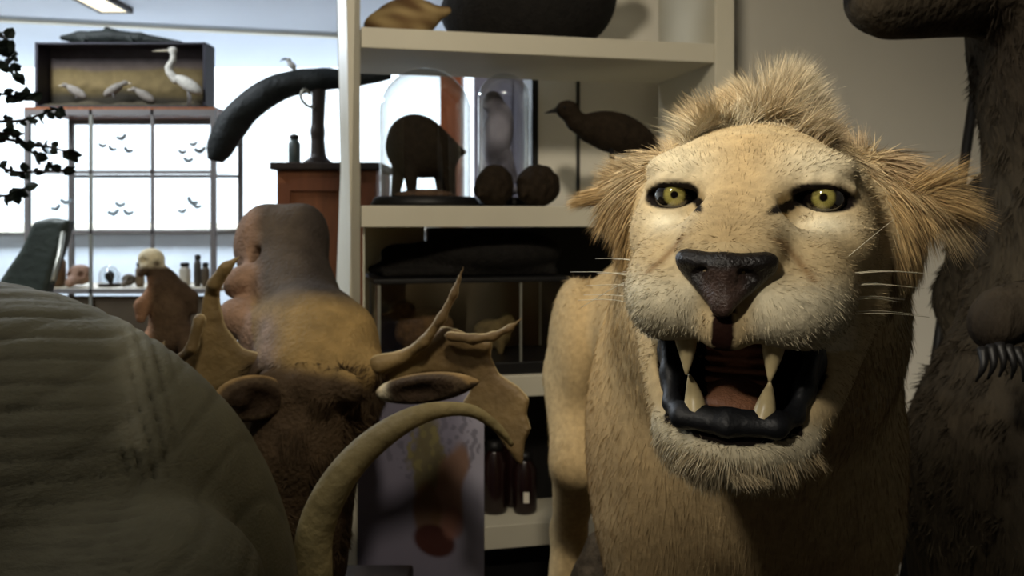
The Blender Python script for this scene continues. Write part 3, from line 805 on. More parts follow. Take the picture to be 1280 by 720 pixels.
obj('print', (np.stack([vx.ravel(), np.full(vx.size, PY - .0005), vz.ravel()], 1), fq), mat('print_ink', rough=.55, spec=.25, var=.04, nscale=8, attr=True), pan, col=col)
for x in (a[0] + .05, b[0] - .05): obj('board_foot', box((x, PY + .06, .01), (.04, .14, .02)), m_black, pan, smooth=False)

# ================================================================== GREY HIDE
hid = thing('wrinkled_animal', 'huge grey animal with a rounded back of folded wrinkled hide', 'animal', (-.95, 1.02, 0))
s = Sdf()
s.ell((-.735, 1.10, .970), (.462, .42, .46), k=.05)
s.ell((-1.15, 1.08, .98), (.62, .44, .44), k=.12)
s.ell(P(120, 780, .90), (.17, .15, .12), rot(0, -12, 0), k=.03)
for lx, ly in ((-.62, .92), (-.62, 1.28), (-1.45, .92), (-1.45, 1.28)):
    s.chain([(lx, ly, .75), (lx, ly, .35), (lx, ly, .06)], [.17, .125, .13], k=.07)
s.chain([(-1.6, 1.08, 1.05), (-1.9, 1.06, 1.12)], [.3, .26], k=.1)
s.chain([(-2.05, 1.06, 1.05), (-2.25, 1.04, .75), (-2.28, 1.0, .35)], [.16, .08, .045], k=.06)
for sy in (-1, 1): s.ell((-1.85, 1.06 + sy * .28, 1.08), (.2, .03, .24), rot(0, 0, sy * 25), k=.04)
def hax(lo, hi):
    return [np.concatenate([np.arange(lo[0], -.75, .025), np.arange(-.75, hi[0], .007)]), np.concatenate([np.arange(lo[1], 1.15, .007), np.arange(1.15, hi[1], .02)]), np.concatenate([np.arange(lo[2], .9, .02), np.arange(.9, hi[2], .007)])]
v, f = s.mesh(.012, hax); v = relax(v, f, 3, .5); nn, _ = normals(v, f)
x_, y_ = pix(v)
def ridges(t): return 1 - np.abs(np.sin(t))
n = smooth_noise(v, 8, 61); n2 = smooth_noise(v, 30, 62)
front = sst(-nn[:, 1], -.3, .2)
n3 = smooth_noise(v * np.array([1, 1, 2.]), 20, 64)
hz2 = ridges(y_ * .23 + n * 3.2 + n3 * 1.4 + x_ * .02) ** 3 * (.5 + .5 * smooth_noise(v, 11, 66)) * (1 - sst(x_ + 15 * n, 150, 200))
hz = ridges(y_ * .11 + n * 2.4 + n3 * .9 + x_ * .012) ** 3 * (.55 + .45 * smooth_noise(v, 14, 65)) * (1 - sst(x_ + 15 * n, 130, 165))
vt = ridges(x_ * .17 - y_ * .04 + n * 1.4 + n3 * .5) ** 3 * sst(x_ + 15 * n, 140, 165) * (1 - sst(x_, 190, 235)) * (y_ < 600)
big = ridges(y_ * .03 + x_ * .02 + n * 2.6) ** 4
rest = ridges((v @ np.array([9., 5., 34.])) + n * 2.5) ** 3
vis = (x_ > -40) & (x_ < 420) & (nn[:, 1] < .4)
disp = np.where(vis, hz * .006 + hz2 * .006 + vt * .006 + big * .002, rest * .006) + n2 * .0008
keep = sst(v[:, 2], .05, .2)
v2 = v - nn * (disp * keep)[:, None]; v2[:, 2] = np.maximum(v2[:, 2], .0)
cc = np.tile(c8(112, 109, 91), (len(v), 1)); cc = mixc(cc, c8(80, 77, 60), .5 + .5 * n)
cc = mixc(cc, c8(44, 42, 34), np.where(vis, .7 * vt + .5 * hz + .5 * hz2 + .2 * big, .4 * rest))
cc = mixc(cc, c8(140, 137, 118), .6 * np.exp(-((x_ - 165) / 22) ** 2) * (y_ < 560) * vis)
m_hide = mat('grey_hide', rough=.75, spec=.2, var=.12, nscale=14, bump=.18, bscale=130, attr=True, stretch=(1, 1, 2.2))
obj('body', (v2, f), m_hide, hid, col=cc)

# ================================================================== BEAR
bear = thing('standing_bear', 'dark brown stuffed bear standing upright behind the lion with raised muzzle', 'bear', (1.12, 1.66, 0))
s = Sdf()
s.chain([(1.12, 1.66, .55), (1.12, 1.64, 1.0), (1.17, 1.62, 1.4), (1.12, 1.60, 1.62)], [.34, .35, .27, .21], k=.1)
s.chain([(1.10, 1.60, 1.6), (1.04, 1.58, 1.80), (.97, 1.56, 1.93)], [.22, .19, .165], k=.06)
s.ell((.91, 1.55, 1.98), (.17, .14, .14), k=.04)
s.cap((.84, 1.54, 1.92), (.625, 1.50, 1.875), .088, .062, k=.03)
s.cap((.80, 1.54, 1.87), (.645, 1.50, 1.842), .050, .036, k=.02)
for sy in (-1, 1):
    s.ell((.95, 1.55 + sy * .13, 2.10), (.03, .045, .05), k=.02)
    s.chain([(1.12, 1.66 + sy * .17, .55), (1.10, 1.64 + sy * .17, .25), (1.08, 1.60 + sy * .17, .08)], [.20, .13, .10], k=.06)
    s.ell((1.02, 1.58 + sy * .17, .06), (.16, .085, .06), k=.04)
s.chain([(1.14, 1.42, 1.50), (1.0, 1.32, 1.36), (.83, 1.30, 1.375), (.735, 1.32, 1.362)], [.11, .072, .048, .042], k=.04)
s.chain([(1.05, 1.84, 1.50), (1.05, 2.0, 1.32), (1.05, 1.98, 1.18)], [.12, .085, .06], k=.04)
s.ell((.712, 1.315, 1.342), (.033, .04, .038), k=.025)
v, f = s.mesh(.011); v = relax(v, f, 2, .5); v[:, 2] = np.maximum(v[:, 2], 0)
n = smooth_noise(v, 9, 71)
bc = mixc(np.tile(c8(56, 50, 39), (len(v), 1)), c8(38, 32, 24), .5 + .5 * n)
pw = np.exp(-(np.linalg.norm(v - np.array([.712, 1.315, 1.338]), axis=1) / .06) ** 2); bc = mixc(bc, c8(30, 24, 18), pw * 1.2)
m_bear = mat('bear_coat', rough=.85, spec=.12, var=.25, nscale=24, bump=.8, bscale=70, attr=True, stretch=(1, 1, .4))
obj('body', (v, f), m_bear, bear, col=bc)
g, c = fur(v, f, 30000, lambda c, n: (c[:, 0] < 1.12) * (n[:, 1] < .4) * (c[:, 2] > .9) * (np.linalg.norm(c - np.array([.712, 1.315, 1.338]), axis=1) > .07) * ((c[:, 2] < 1.80) | (c[:, 0] > .8)), lambda p, n: np.full(len(p), .022), lambda p, n: np.tile(np.array([.15, -.1, -1.]), (len(p), 1)),
           lambda p: mixc(np.tile(c8(54, 48, 37), (len(p), 1)), c8(34, 28, 21), .5 + .5 * smooth_noise(p, 9, 71)), .0011, .18, 3, .2, .15, seed=14, clump=.03)
obj('coat_hair', g, mat('bear_hair', rough=.8, spec=.12, var=.1, attr=True), bear, col=c, smooth=False)
obj('nose', ball((.556, 1.49, 1.90), (.022, .036, .026)), m_black, bear)
for sy in (-1, 1): obj('eye', ball((.79, 1.545 + sy * .095, 1.99), .014), m_black, bear)
for i in range(5):
    t = (i - 2) * .017
    a = np.array([.706 + t * .7, 1.285, 1.320 - abs(t) * .2]); e = a + np.array([-.004 + t * .3, -.008, -.046])
    obj('claw', tube(spline([a, (a + e) / 2 + np.array([0, -.012, .0]), e], 8), np.linspace(.0085, .0015, 8), 8), m_black, bear)
# thin black pole leaning on the wall
pa, pb = P(1219, 110, 2.52), P(1163, 495, 2.52); dr = (pa - pb) / np.linalg.norm(pa - pb)
p0 = pb + dr * ((.004 - pb[2]) / dr[2]); p1 = pa + dr * .35
tag(obj('pole', tube([p0, (p0 + p1) / 2, p1], .014, 10), m_black, base=p0), 'thin black pole leaning between the white wall and the bear', 'pole')

# ================================================================== ON THE SHELVES
m_pelt = mat('dark_pelt', c8(40, 32, 23), .85, .12, .3, 60, bump=.6, bscale=160)
m_blackpelt = mat('black_pelt', c8(24, 22, 20), .8, .15, .3, 50, bump=.6, bscale=130)
def dome(name, label, px0, px1, ptop, pbase, d, zshelf, base_h=.028):
    u0, u1 = SU(px0, d), SU(px1, d); r = (u1 - u0) / 2; c = S((u0 + u1) / 2, d, zshelf)
    zt = CZ + (HOR - ptop) / F * c[1] - zshelf
    t = thing(name, label, 'glass dome', c, 'glass domes on the shelf')
    obj('base', lathe(c, [(r * 1.16, .001), (r * 1.18, .008), (r * 1.12, base_h - .006), (r * 1.06, base_h), (.01, base_h)], 40), m_black, t)
    h = zt - base_h - r
    prof = [(r, base_h)] + [(r, base_h + h * k / 4) for k in range(1, 5)] + [(r * math.cos(a), base_h + h + r * math.sin(a)) for a in np.linspace(.1, 1.54, 14)]
    v, f = lathe(c, prof, 48); f = f[:-2]
    obj('glass', (v, f), m_dome, t)
    return c, r, base_h
c1, r1, b1 = dome('glass_dome', 'glass dome with black base over a dark stuffed animal', 474, 588, 86, 254, .17, ZM)
k = c1[1] / F
def at1(px, py, off=0): p = SP(px, py, .17 + off); return p
s = Sdf()
s.ell(at1(522, 184), (40 * k, .065, 38 * k), rot(0, 8, 0), k=.03)
s.ell(at1(547, 194), (27 * k, .05, 26 * k), k=.03)
s.cap(at1(560, 188), at1(579, 190), 13 * k, 4 * k, k=.02)
s.ell(at1(516, 166), (24 * k, .045, 20 * k), k=.03)
for a, bq, o in ((499, 494, .022), (513, 515, -.022), (550, 552, .022), (560, 564, -.022)):
    s.cap(at1(a, 212, o), at1(bq, 244, o), 9 * k, 5.5 * k, k=.012)
v, f = s.mesh(.004); v[:, 2] = np.maximum(v[:, 2], ZM + b1 + .0005)
sm = thing('stuffed_mammal', 'dark round backed stuffed mammal standing inside the glass dome', 'animal', (c1[0], c1[1], ZM + b1))
obj('body', (v, f), m_pelt, sm)
obj('eye', ball(at1(566, 182, -.04), .004), m_black, sm)
obj('ground', lathe((c1[0], c1[1], ZM + b1 + .0005), [(r1 * .7, 0), (r1 * .6, .012), (r1 * .3, .02), (.005, .02)], 24), mat('moss_ground', c8(96, 74, 58), .9, .1, .4, 50, bump=.6), sm)
c2, r2, b2 = dome('glass_dome', 'narrow tall glass dome over a pale lilac grey stuffed bird', 598, 662, 92, 254, .25, ZM)
k = c2[1] / F
def at2(px, py, off=0): return SP(px, py, .25 + off)
s = Sdf()
s.ell(at2(622, 168), (19 * k, .04, 40 * k), rot(0, 10, 0), k=.02); s.ell(at2(616, 128), (13 * k, .03, 14 * k), k=.015)
s.cap(at2(616, 130), at2(602, 134), 5 * k, 1 * k, k=.008); s.cap(at2(632, 195), at2(644, 226), 9 * k, 4 * k, k=.015)
for o in (-6, 6): s.cap(at2(622 + o, 200), at2(622 + o, 232), 2.5 * k, 2 * k, k=.006)
s.ell(at2(624, 238), (26 * k, .05, 8 * k), k=.008)
v, f = s.mesh(.004); v[:, 2] = np.maximum(v[:, 2], ZM + b2 + .0005); n = smooth_noise(v, 60, 81)
pb_ = mixc(np.tile(c8(158, 154, 168), (len(v), 1)), c8(92, 88, 98), .5 + .6 * n)
tag(obj('stuffed_bird', (v, f), mat('bird_plumage', rough=.8, spec=.15, var=.15, attr=True, bump=.4, bscale=150), base=(c2[0], c2[1], ZM + b2), col=pb_), 'pale lilac grey stuffed bird upright under the narrow dome', 'bird')
for (pa_, w_, d_, lb) in ((618, 24, .10, 'dark brown rolled-up animal on the shelf, next to the big dome'), (673, 27, .09, 'dark brown rolled-up animal on the shelf, below the bird')):
    q = SP(pa_, 230, d_); k = q[1] / F; zc = ZM + 26 * k
    s = Sdf(); s.ell((q[0], q[1], zc), (w_ * k, w_ * k * .95, 26.5 * k), k=.02); s.ell((q[0] - w_ * k * .55, q[1] - .02, zc - .012), (.022, .03, .02), k=.02)
    s.cap((q[0] - w_ * k * .6, q[1] - .035, zc - .015), (q[0] - w_ * k * .75, q[1] - .05, zc - .028), .012, .005, k=.012)
    v, f = s.mesh(.004); nn, _ = normals(v, f); v = v + nn * (.0025 * smooth_noise(v, 260, 83))[:, None]; v[:, 2] = np.maximum(v[:, 2], ZM + .0005)
    tag(obj('curled_animal', (v, f), m_pelt, base=(q[0], q[1], ZM)), lb, 'animal', 'rolled-up animals on the shelf')
# dark bird
k = 2.5 / F; dB = .14
def at3(px, py, off=0): return SP(px, py, dB + off)
s = Sdf()
s.ell(at3(768, 166), (48 * k, .055, 27 * k), rot(0, 14, 0), k=.02); s.ell(at3(800, 176), (30 * k, .04, 17 * k), rot(0, 25, 0), k=.02)
s.chain([at3(735, 160), at3(720, 152), at3(711, 140)], [17 * k, 11 * k, 11 * k], k=.02); s.ell(at3(709, 137), (15 * k, .028, 12 * k), k=.012)
v, f = s.mesh(.004)
bd = thing('dark_bird', 'dark brown stuffed game bird facing the domes, behind the lion ear', 'bird', (at3(760, 250)[0], at3(760, 250)[1], ZM))
obj('body', (v, f), m_pelt, bd)
obj('beak', tube([at3(700, 137), at3(690, 139), at3(680, 142)], [.010, .006, .001], 10), m_black, bd)
obj('eye', ball(at3(706, 134, -.027), .004), m_black, bd)
for o in (-.02, .02):
    a = at3(764, 185, o); obj('leg', join(tube([a, (a[0] + .01, a[1], ZM + .05), (a[0], a[1], ZM + .006)], [.009, .006, .005], 8), tube([(a[0] + .02, a[1], ZM + .005), (a[0], a[1], ZM + .006), (a[0] - .04, a[1], ZM + .004)], .004, 6)), m_black, bd)
# top compartment: tan bird and black animal
k = 2.45 / F
q = SP(500, 36, .12); s = Sdf(); zc = ZT
s.ell((q[0] + .01, q[1], zc + .045), (.095, .055, .062), rot(0, -14, 0), k=.02); s.ell((q[0] - .06, q[1] - .01, zc + .030), (.038, .032, .030), k=.02)
s.cap((q[0] - .06, q[1] - .01, zc + .022), (q[0] - .10, q[1] - .02, zc + .010), .012, .004, k=.01); s.cap((q[0] + .08, q[1], zc + .06), (q[0] + .13, q[1], zc + .075), .03, .012, k=.02)
v, f = s.mesh(.004); v[:, 2] = np.maximum(v[:, 2], ZT + .0005); n = smooth_noise(v * np.array([1, 1, 2.5]), 55, 91)
tag(obj('tan_bird', (v, f), mat('tan_plumage', rough=.8, spec=.15, var=.15, attr=True), base=(q[0], q[1], ZT), col=mixc(np.tile(c8(158, 136, 94), (len(v), 1)), c8(96, 72, 46), .5 + .5 * n)), 'small tan stuffed bird lying on the top shelf', 'bird')
s = Sdf(); q = SP(660, 40, .17)
s.ell((q[0] - .01, q[1], ZT + .10), (.245, .13, .14), k=.04); s.ell((q[0] + .16, q[1] + .02, ZT + .17), (.10, .09, .10), rot(0, -40, 0), k=.06)
s.cap((q[0] + .19, q[1], ZT + .22), (q[0] + .30, q[1] - .02, ZT + .30), .07, .04, k=.04)
v, f = s.mesh(.007); v[:, 2] = np.maximum(v[:, 2], ZT + .0005)
bk = thing('black_animal', 'large black stuffed animal lying on the top shelf', 'animal', (q[0], q[1], ZT))
obj('body', (v, f), m_blackpelt, bk)
# lower compartment: glass case with dark animal on top
gd0, gd1 = .03, .34
gu0, gu1 = SU(472, gd0), SU(712, gd0); gz0, gz1 = ZL, CZ + (HOR - 349) / F * 2.36
gc = S((gu0 + gu1) / 2, (gd0 + gd1) / 2, ZL)
gcase = thing('glass_case', 'low glass case with metal edges and black base on the shelf', 'glass case', gc)
obj('base', sbox(gu0, gu1, gd0, gd1, gz0 + .001, gz0 + .034), m_black, gcase, smooth=False, bevel=.003)
obj('lid', sbox(gu0 - .012, gu1 + .006, gd0 - .006, gd1, gz1 - .012, gz1), m_black, gcase, smooth=False, bevel=.002)
e = .008
for uu, dd in ((gu0, gd0), (gu1 - e, gd0), (gu0, gd1 - e), (gu1 - e, gd1 - e)): obj('edge_post', sbox(uu, uu + e, dd, dd + e, gz0 + .034, gz1 - .012), m_steel, gcase, smooth=False)
um = SU(650, gd0); obj('edge_post', sbox(um, um + .006, gd0, gd0 + .006, gz0 + .034, gz1 - .012), m_steel, gcase, smooth=False)
obj('glass', join(sbox(gu0 + e, gu1 - e, gd0 + .002, gd0 + .005, gz0 + .034, gz1 - .012), sbox(gu0 + .002, gu0 + .005, gd0 + e, gd1 - e, gz0 + .034, gz1 - .012)), m_glass, gcase, smooth=False)
obj('back', sbox(gu0, gu1, gd1 - .004, gd1, gz0 + .034, gz1 - .012), mat('case_back', c8(92, 74, 54), .8, .15, .15, 5), gcase, smooth=False)
def case_animal(px, w, h, colr, lb, flip=1):
    q = SP(px, 450, .19); z0 = gz0 + .035; s = Sdf()
    s.ell((q[0], q[1], z0 + h * .48), (w, w * .55, h * .36), rot(0, flip * 14, 0), k=.02); s.ell((q[0] + flip * w * .8, q[1] - .01, z0 + h * .8), (w * .36, w * .3, h * .2), k=.025)
    s.cap((q[0] + flip * w * .9, q[1] - .01, z0 + h * .8), (q[0] + flip * w * 1.35, q[1] - .02, z0 + h * .74), w * .16, w * .05, k=.01)
    for o in (-.5, .45):
        for y in (-.02, .02): s.cap((q[0] + o * w, q[1] + y, z0 + h * .35), (q[0] + o * w, q[1] + y, z0 + .008), .014, .009, k=.012)
    v, f = s.mesh(.004); v[:, 2] = np.maximum(v[:, 2], z0)
    tag(obj('small_mammal', (v, f), mat('pelt_' + str(px), c8(*colr), .85, .12, .35, 60, bump=.6, bscale=150), base=(q[0], q[1], z0)), lb, 'animal')
case_animal(530, .085, .16, (104, 80, 52), 'brown stuffed mammal in the glass case, before the tall antler tine', -1)
case_animal(615, .055, .12, (112, 96, 62), 'small olive brown stuffed mammal in the glass case, above the antler palm')
s = Sdf(); q = SP(585, 345, .15); z0 = gz1
s.ell((q[0] + .01, q[1], z0 + .060), (.17, .07, .058), k=.03); s.ell((q[0] - .15, q[1], z0 + .045), (.10, .05, .042), rot(0, 12, 0), k=.03); s.ell((q[0] + .15, q[1] + .03, z0 + .065), (.12, .07, .06), rot(0, 0, 13), k=.03)
s.cap((q[0] - .19, q[1] - .01, z0 + .03), (q[0] - .27, q[1] - .02, z0 + .018), .03, .012, k=.02); s.box((q[0], q[1] + .01, z0 + .012), (.25, .06, .012), rot(0, 0, 13), .01, .02)
v, f = s.mesh(.005); v[:, 2] = np.maximum(v[:, 2], z0 + .0005)
tag(obj('dark_animal', (v, f), m_blackpelt, base=(q[0], q[1], z0)), 'long dark stuffed animal lying on top of the glass case', 'animal')
bx = S(SU(484, .33), .33, gz1)
tag(obj('cardboard_box', sbox(SU(455, .36), SU(530, .36), .345, .415, ZL + .001, CZ + (HOR - 284) / F * 2.64), mat('cardboard', c8(176, 160, 126), .85, .1, .1, 10), base=S(SU(490, .36), .38, ZL), smooth=False, bevel=.003), 'beige cardboard box behind the long dark animal', 'box')
tag(obj('blocker_box', sbox(SU(535, .36), uR0 - .01, .345, .415, ZL + .001, ZM - .06), m_black, base=S(.5, .38, ZL), smooth=False, bevel=.004), 'added black box blocking light behind the glass case', 'box')  # black box added to keep light out of this compartment
# bottom compartments: black boxes added to block light, and dark red jars
tag(obj('blocker_box', sbox(.012, uR0 - .012, .20, .40, ZB + .001, zs['low'][0] - .015), m_black, base=S(.4, .3, ZB), smooth=False, bevel=.004), 'wide added black box blocking light behind the jars', 'box')
tag(obj('blocker_box', sbox(.012, uR0 - .012, .06, .40, .171, zs['bot'][0] - .03), m_black, base=S(.4, .2, .17), smooth=False, bevel=.004), 'large added black box blocking light under the bottom shelf', 'box')
m_jar = mat('jar_red', c8(30, 14, 13), .25, .5, .2, 20)
for px_, d_, h_, r_, lb in ((618, .12, .20, .036, 'dark red jar half hidden by the edge of the antler palm'), (656, .10, .17, .034, 'dark red jar with painted glint, beside the hind leg of the lion'), (640, .165, .25, .030, 'tall dark red jar behind the other jars')):
    q = SP(px_, 650, d_); q[2] = ZB
    t = thing('jar', lb, 'jar', q, 'jars on the lower shelf')
    obj('body', lathe(q, [(r_ * .9, .001), (r_, .01), (r_, h_ * .72), (r_ * .6, h_ * .84), (r_ * .55, h_ * .88)], 24), m_jar, t)
    obj('lid', lathe(q, [(r_ * .62, h_ * .88), (r_ * .66, h_ * .9), (r_ * .62, h_)], 20), m_black, t)
    if d_ == .10: obj('jar_glint', box((q[0] + .004, q[1] - r_ - .0006, q[2] + .05), (.016, .001, .03)), m_white, t, smooth=False)  # small white patch standing in for a glint on the jar

# ================================================================== FAR END OF THE ROOM
VY = 4.0; kV = VY / F
vx0, vx1 = P(30, 0, VY)[0], P(269, 0, VY)[0]; vd = .42
vz = {y: CZ + (HOR - y) * kV for y in (137, 213, 288, 361)}
vit = thing('display_cabinet', 'tall steel framed glass display cabinet before the bright windows', 'cabinet', ((vx0 + vx1) / 2, VY + vd / 2, 0))
m_frame = mat('cabinet_steel', c8(104, 100, 98), .5, .4, .08, 10)
bw = .022
for x in (vx0, vx1 - bw):
    for y in (VY, VY + vd - bw): obj('post', box((x + bw / 2, y + bw / 2, vz[137] / 2), (bw, bw, vz[137])), m_frame, vit, smooth=False)
for p in (113, 190):
    x = P(p, 0, VY)[0]; obj('post', box((x, VY + .006, vz[137] / 2 + .3), (.013, .012, vz[137] - .6)), m_frame if p == 190 else m_steel, vit, smooth=False)
for y, h in ((137, .024), (213, .014), (288, .016), (361, .022)):
    for yy in (VY + .006, VY + vd - .01): obj('rail', box(((vx0 + vx1) / 2, yy, vz[y] - h / 2), (vx1 - vx0 - 2 * bw, .012, h)), m_frame, vit, smooth=False)
obj('top', box(((vx0 + vx1) / 2, VY + vd / 2, vz[137] + .006), (vx1 - vx0, vd, .012)), m_brownwood, vit, smooth=False)
for y in (213, 288): obj('glass_shelf', box(((vx0 + vx1) / 2, VY + vd / 2, vz[y] - .004), (vx1 - vx0 - .05, vd - .05, .006)), m_glass, vit, smooth=False)
obj('cabinet_shelf', box(((vx0 + vx1) / 2, VY + vd / 2, vz[361] - .01), (vx1 - vx0 - .01, vd - .01, .018)), mat('shelf_beige', c8(170, 160, 136), .6, .25, .1, 8), vit, smooth=False)
obj('cabinet_front', box(((vx0 + vx1) / 2, VY + .03, (vz[361] - .03) / 2 + .03), (vx1 - vx0 - .05, .02, vz[361] - .1)), mat('front_brown', c8(72, 62, 48), .7, .2, .15, 6), vit, smooth=False)
obj('glass', box(((vx0 + vx1) / 2, VY + .016, (vz[137] + vz[361]) / 2), (vx1 - vx0 - .05, .004, vz[137] - vz[361] - .03)), m_glass, vit, smooth=False)
# pale butterflies on the glass shelves
m_bf = mat('butterfly_wing', c8(150, 168, 176), .8, .2, .3, 60)
bfs = [(140, 186), (152, 172), (160, 188), (228, 190), (242, 180), (235, 200), (150, 256), (142, 266), (160, 266), (228, 264), (240, 252), (246, 258), (70, 260), (82, 252), (62, 190), (128, 182), (250, 188)]
rg = np.random.default_rng(3)
def wing(cx, y, cz, sgn, w, h, tilt):
    a = np.linspace(0, 2 * math.pi, 16, endpoint=False); r = 1 + .25 * np.cos(2 * a)
    x = sgn * (w * .5 + w * .5 * r * np.cos(a)); z = h * r * np.sin(a) + .3 * w * np.cos(a); cs, sn = math.cos(tilt), math.sin(tilt)
    X = cx + x * cs - z * sn; Z = cz + x * sn + z * cs
    v = np.concatenate([np.stack([X, np.full(16, y), Z], 1), np.stack([X, np.full(16, y + .002), Z], 1)])
    return v, [list(range(16)), list(range(31, 15, -1))] + [[i, (i + 1) % 16, 16 + (i + 1) % 16, 16 + i] for i in range(16)]
rows = {(True, True): 'upper', (False, True): 'lower'}
for i, (bx_, by_) in enumerate(bfs):
    q = P(bx_, by_, VY + .22); tl = rg.uniform(-.5, .5); w_ = rg.uniform(.017, .027)
    t = thing('butterfly', 'tiny pale butterfly specimen pinned up in the glass display cabinet', 'butterfly', q, 'pale butterflies in the display cabinet')
    for sg in (-1, 1): obj('wing', wing(q[0], q[1], q[2], sg, w_, w_ * .55, tl), m_bf, t, smooth=False)
    obj('thorax', ball(q + np.array([0, .001, 0]), (.0018, .0025, .008), 8, 6), m_frame, t)
# diorama on top
dz0 = vz[137] + .0125; dx0, dx1 = P(36, 0, VY)[0], P(252, 0, VY)[0]; dz1 = CZ + (HOR - 50) * kV; dy0, dy1 = VY + .05, VY + .17
dio = thing('diorama', 'painted landscape diorama box on top of the display cabinet', 'diorama', ((dx0 + dx1) / 2, VY + .11, dz0))
m_dio = mat('diorama_case', c8(46, 44, 52), .6, .25, .15, 10)
obj('case', join(box((dx0 + .006, VY + .11, (dz0 + dz1) / 2), (.012, .12, dz1 - dz0)), box((dx1 - .006, VY + .11, (dz0 + dz1) / 2), (.012, .12, dz1 - dz0)),
    box(((dx0 + dx1) / 2, VY + .11, dz0 + .006), (dx1 - dx0, .12, .012)), box(((dx0 + dx1) / 2, dy1, (dz0 + dz1) / 2), (dx1 - dx0, .012, dz1 - dz0))), m_dio, dio, smooth=False)
gx, gz = np.meshgrid(np.linspace(0, 1, 80), np.linspace(0, 1, 40), indexing='ij')
pxs = (gx * 216 + 36).ravel(); pys = (50 + (1 - gz) * 86).ravel()
nz3 = np.stack([pxs, pys, 0 * pxs], 1); n = smooth_noise(nz3, .08, 5); n2 = smooth_noise(nz3, .25, 6)
hc = mixc(np.tile(c8(84, 80, 86), (pxs.size, 1)), c8(98, 86, 78), sst(pys, 60, 80))
hc = mixc(hc, c8(112, 97, 66), sst(pys + 3 * n + np.abs(pxs - 140) * .05, 80, 86)); hc = mixc(hc, c8(84, 72, 46), sst(pys + 5 * n2, 98, 112)); hc = mixc(hc, c8(46, 42, 34), sst(pys + 6 * n, 108, 124))
ix = np.arange(80 * 40).reshape(80, 40); fq = np.stack([ix[:-1, :-1], ix[1:, :-1], ix[1:, 1:], ix[:-1, 1:]], -1).reshape(-1, 4)
obj('painted_back', (np.stack([dx0 + .012 + gx.ravel() * (dx1 - dx0 - .024), np.full(pxs.size, dy1 - .012), dz0 + .012 + gz.ravel() * (dz1 - dz0 - .014)], 1), fq), mat('diorama_paint', rough=.8, spec=.1, var=.12, nscale=30, attr=True), dio, col=hc)
s = Sdf()
for i in range(9): s.ell((dx0 + .06 + i * (dx1 - dx0 - .12) / 8, VY + .10 + .02 * (i % 2), dz0 + .012), (.06, .035, .014 + .008 * (i % 3)), k=.02)
v, f = s.mesh(.008); v[:, 2] = np.maximum(v[:, 2], dz0 + .013)
obj('rocky_ground', (v, f), mat('diorama_rock', c8(64, 58, 46), .9, .1, .35, 30, bump=.5), dio)
def wader(name, px, py, sz, flip, col_, lb, y, zb, neck):
    q = P(px, py, y); s = Sdf(); kk = sz
    s.ell(q, (.066 * kk, .024 * kk, .026 * kk), rot(0, flip * 32, 0), k=.012 * kk)
    s.cap(q + np.array([flip * -.05 * kk, 0, -.03 * kk]), q + np.array([flip * -.1 * kk, 0, -.06 * kk]), .016 * kk, .004 * kk, k=.01 * kk) if False else None
    tip = q + np.array([-flip * .055 * kk, 0, .02 * kk])
    if neck:
        nk = [tip, tip + np.array([-flip * .03 * kk, 0, .045 * kk]), tip + np.array([-flip * .01 * kk, 0, .085 * kk]), tip + np.array([-flip * .012 * kk, 0, .125 * kk])]
        s.chain(spline(nk, 9), np.linspace(.016, .010, 9) * kk, k=.006 * kk); hd = nk[-1]
    else: hd = tip + np.array([-flip * .012 * kk, 0, .018 * kk])
    s.ell(hd, (.02 * kk, .014 * kk, .014 * kk), k=.008 * kk)
    v, f = s.mesh(.004 * max(1, kk * .9))
    t = thing(name, lb, 'bird', (q[0], y, zb))
    m = mat('plume_' + name + str(px), c8(*col_), .8, .15, .25, 60)
    obj('body', (v, f), m, t)
    obj('beak', tube([hd, hd + np.array([-flip * .03 * kk, 0, -.002]), hd + np.array([-flip * (.085 if neck else .04) * kk, 0, -.004])], [.007 * kk, .005 * kk, .001], 8), mat('beak_pale', c8(170, 160, 140), .6), t)
    for o in (-.012, .012):
        a = q + np.array([0, o * kk, -.02 * kk]); obj('leg', tube([a, (a[0] + .004, a[1], (a[2] + zb) / 2), (a[0], a[1], zb + .001)], .0035 * kk, 6), m_frame, t)
wader('heron', 236, 106, 1.08, 1, (186, 182, 172), 'white long necked heron standing at the end of the diorama', VY + .015, vz[137] + .0125, True)
for (px_, py_, lb) in ((96, 115, 'small pale bird in the diorama, beneath the dark reptile head'), (142, 112, 'small pale bird in the middle of the diorama'), (182, 120, 'small pale bird in the diorama, closest to the heron')):
    wader('small_bird', px_, py_, .8, 1 if px_ != 142 else -1, (118, 112, 104), lb, VY + .085, dz0 + .046, False)
# long dark reptile on the diorama
s = Sdf(); ya = VY + .115; k_ = kV
q0, q1, q2 = P(120, 42, ya), P(165, 44, ya), P(222, 52, ya); zz = dz1
s.chain([(P(78, 0, ya)[0], ya, zz + .034), (P(100, 0, ya)[0], ya, zz + .032), (P(140, 0, ya)[0], ya, zz + .036), (P(175, 0, ya)[0], ya, zz + .028), (P(226, 0, ya)[0], ya, zz + .010)], [.012, .030, .036, .028, .009], k=.015)
for p_ in (105, 165): s.cap((P(p_, 0, ya)[0], ya - .02, zz + .02), (P(p_ + 6, 0, ya)[0], ya - .05, zz + .008), .014, .008, k=.01); s.cap((P(p_, 0, ya)[0], ya + .02, zz + .02), (P(p_ + 6, 0, ya)[0], ya + .05, zz + .008), .014, .008, k=.01)
s.ell((P(134, 0, ya)[0], ya, zz + .076), (.014, .012, .010), k=.01)
v, f = s.mesh(.005); v[:, 2] = np.maximum(v[:, 2], zz + .0008)
tag(obj('stuffed_reptile', (v, f), mat('reptile_skin', c8(18, 24, 21), .6, .3, .3, 40, bump=.6, bscale=90), base=(q1[0], ya, zz)), 'long dark green stuffed reptile lying on top of the diorama', 'animal')
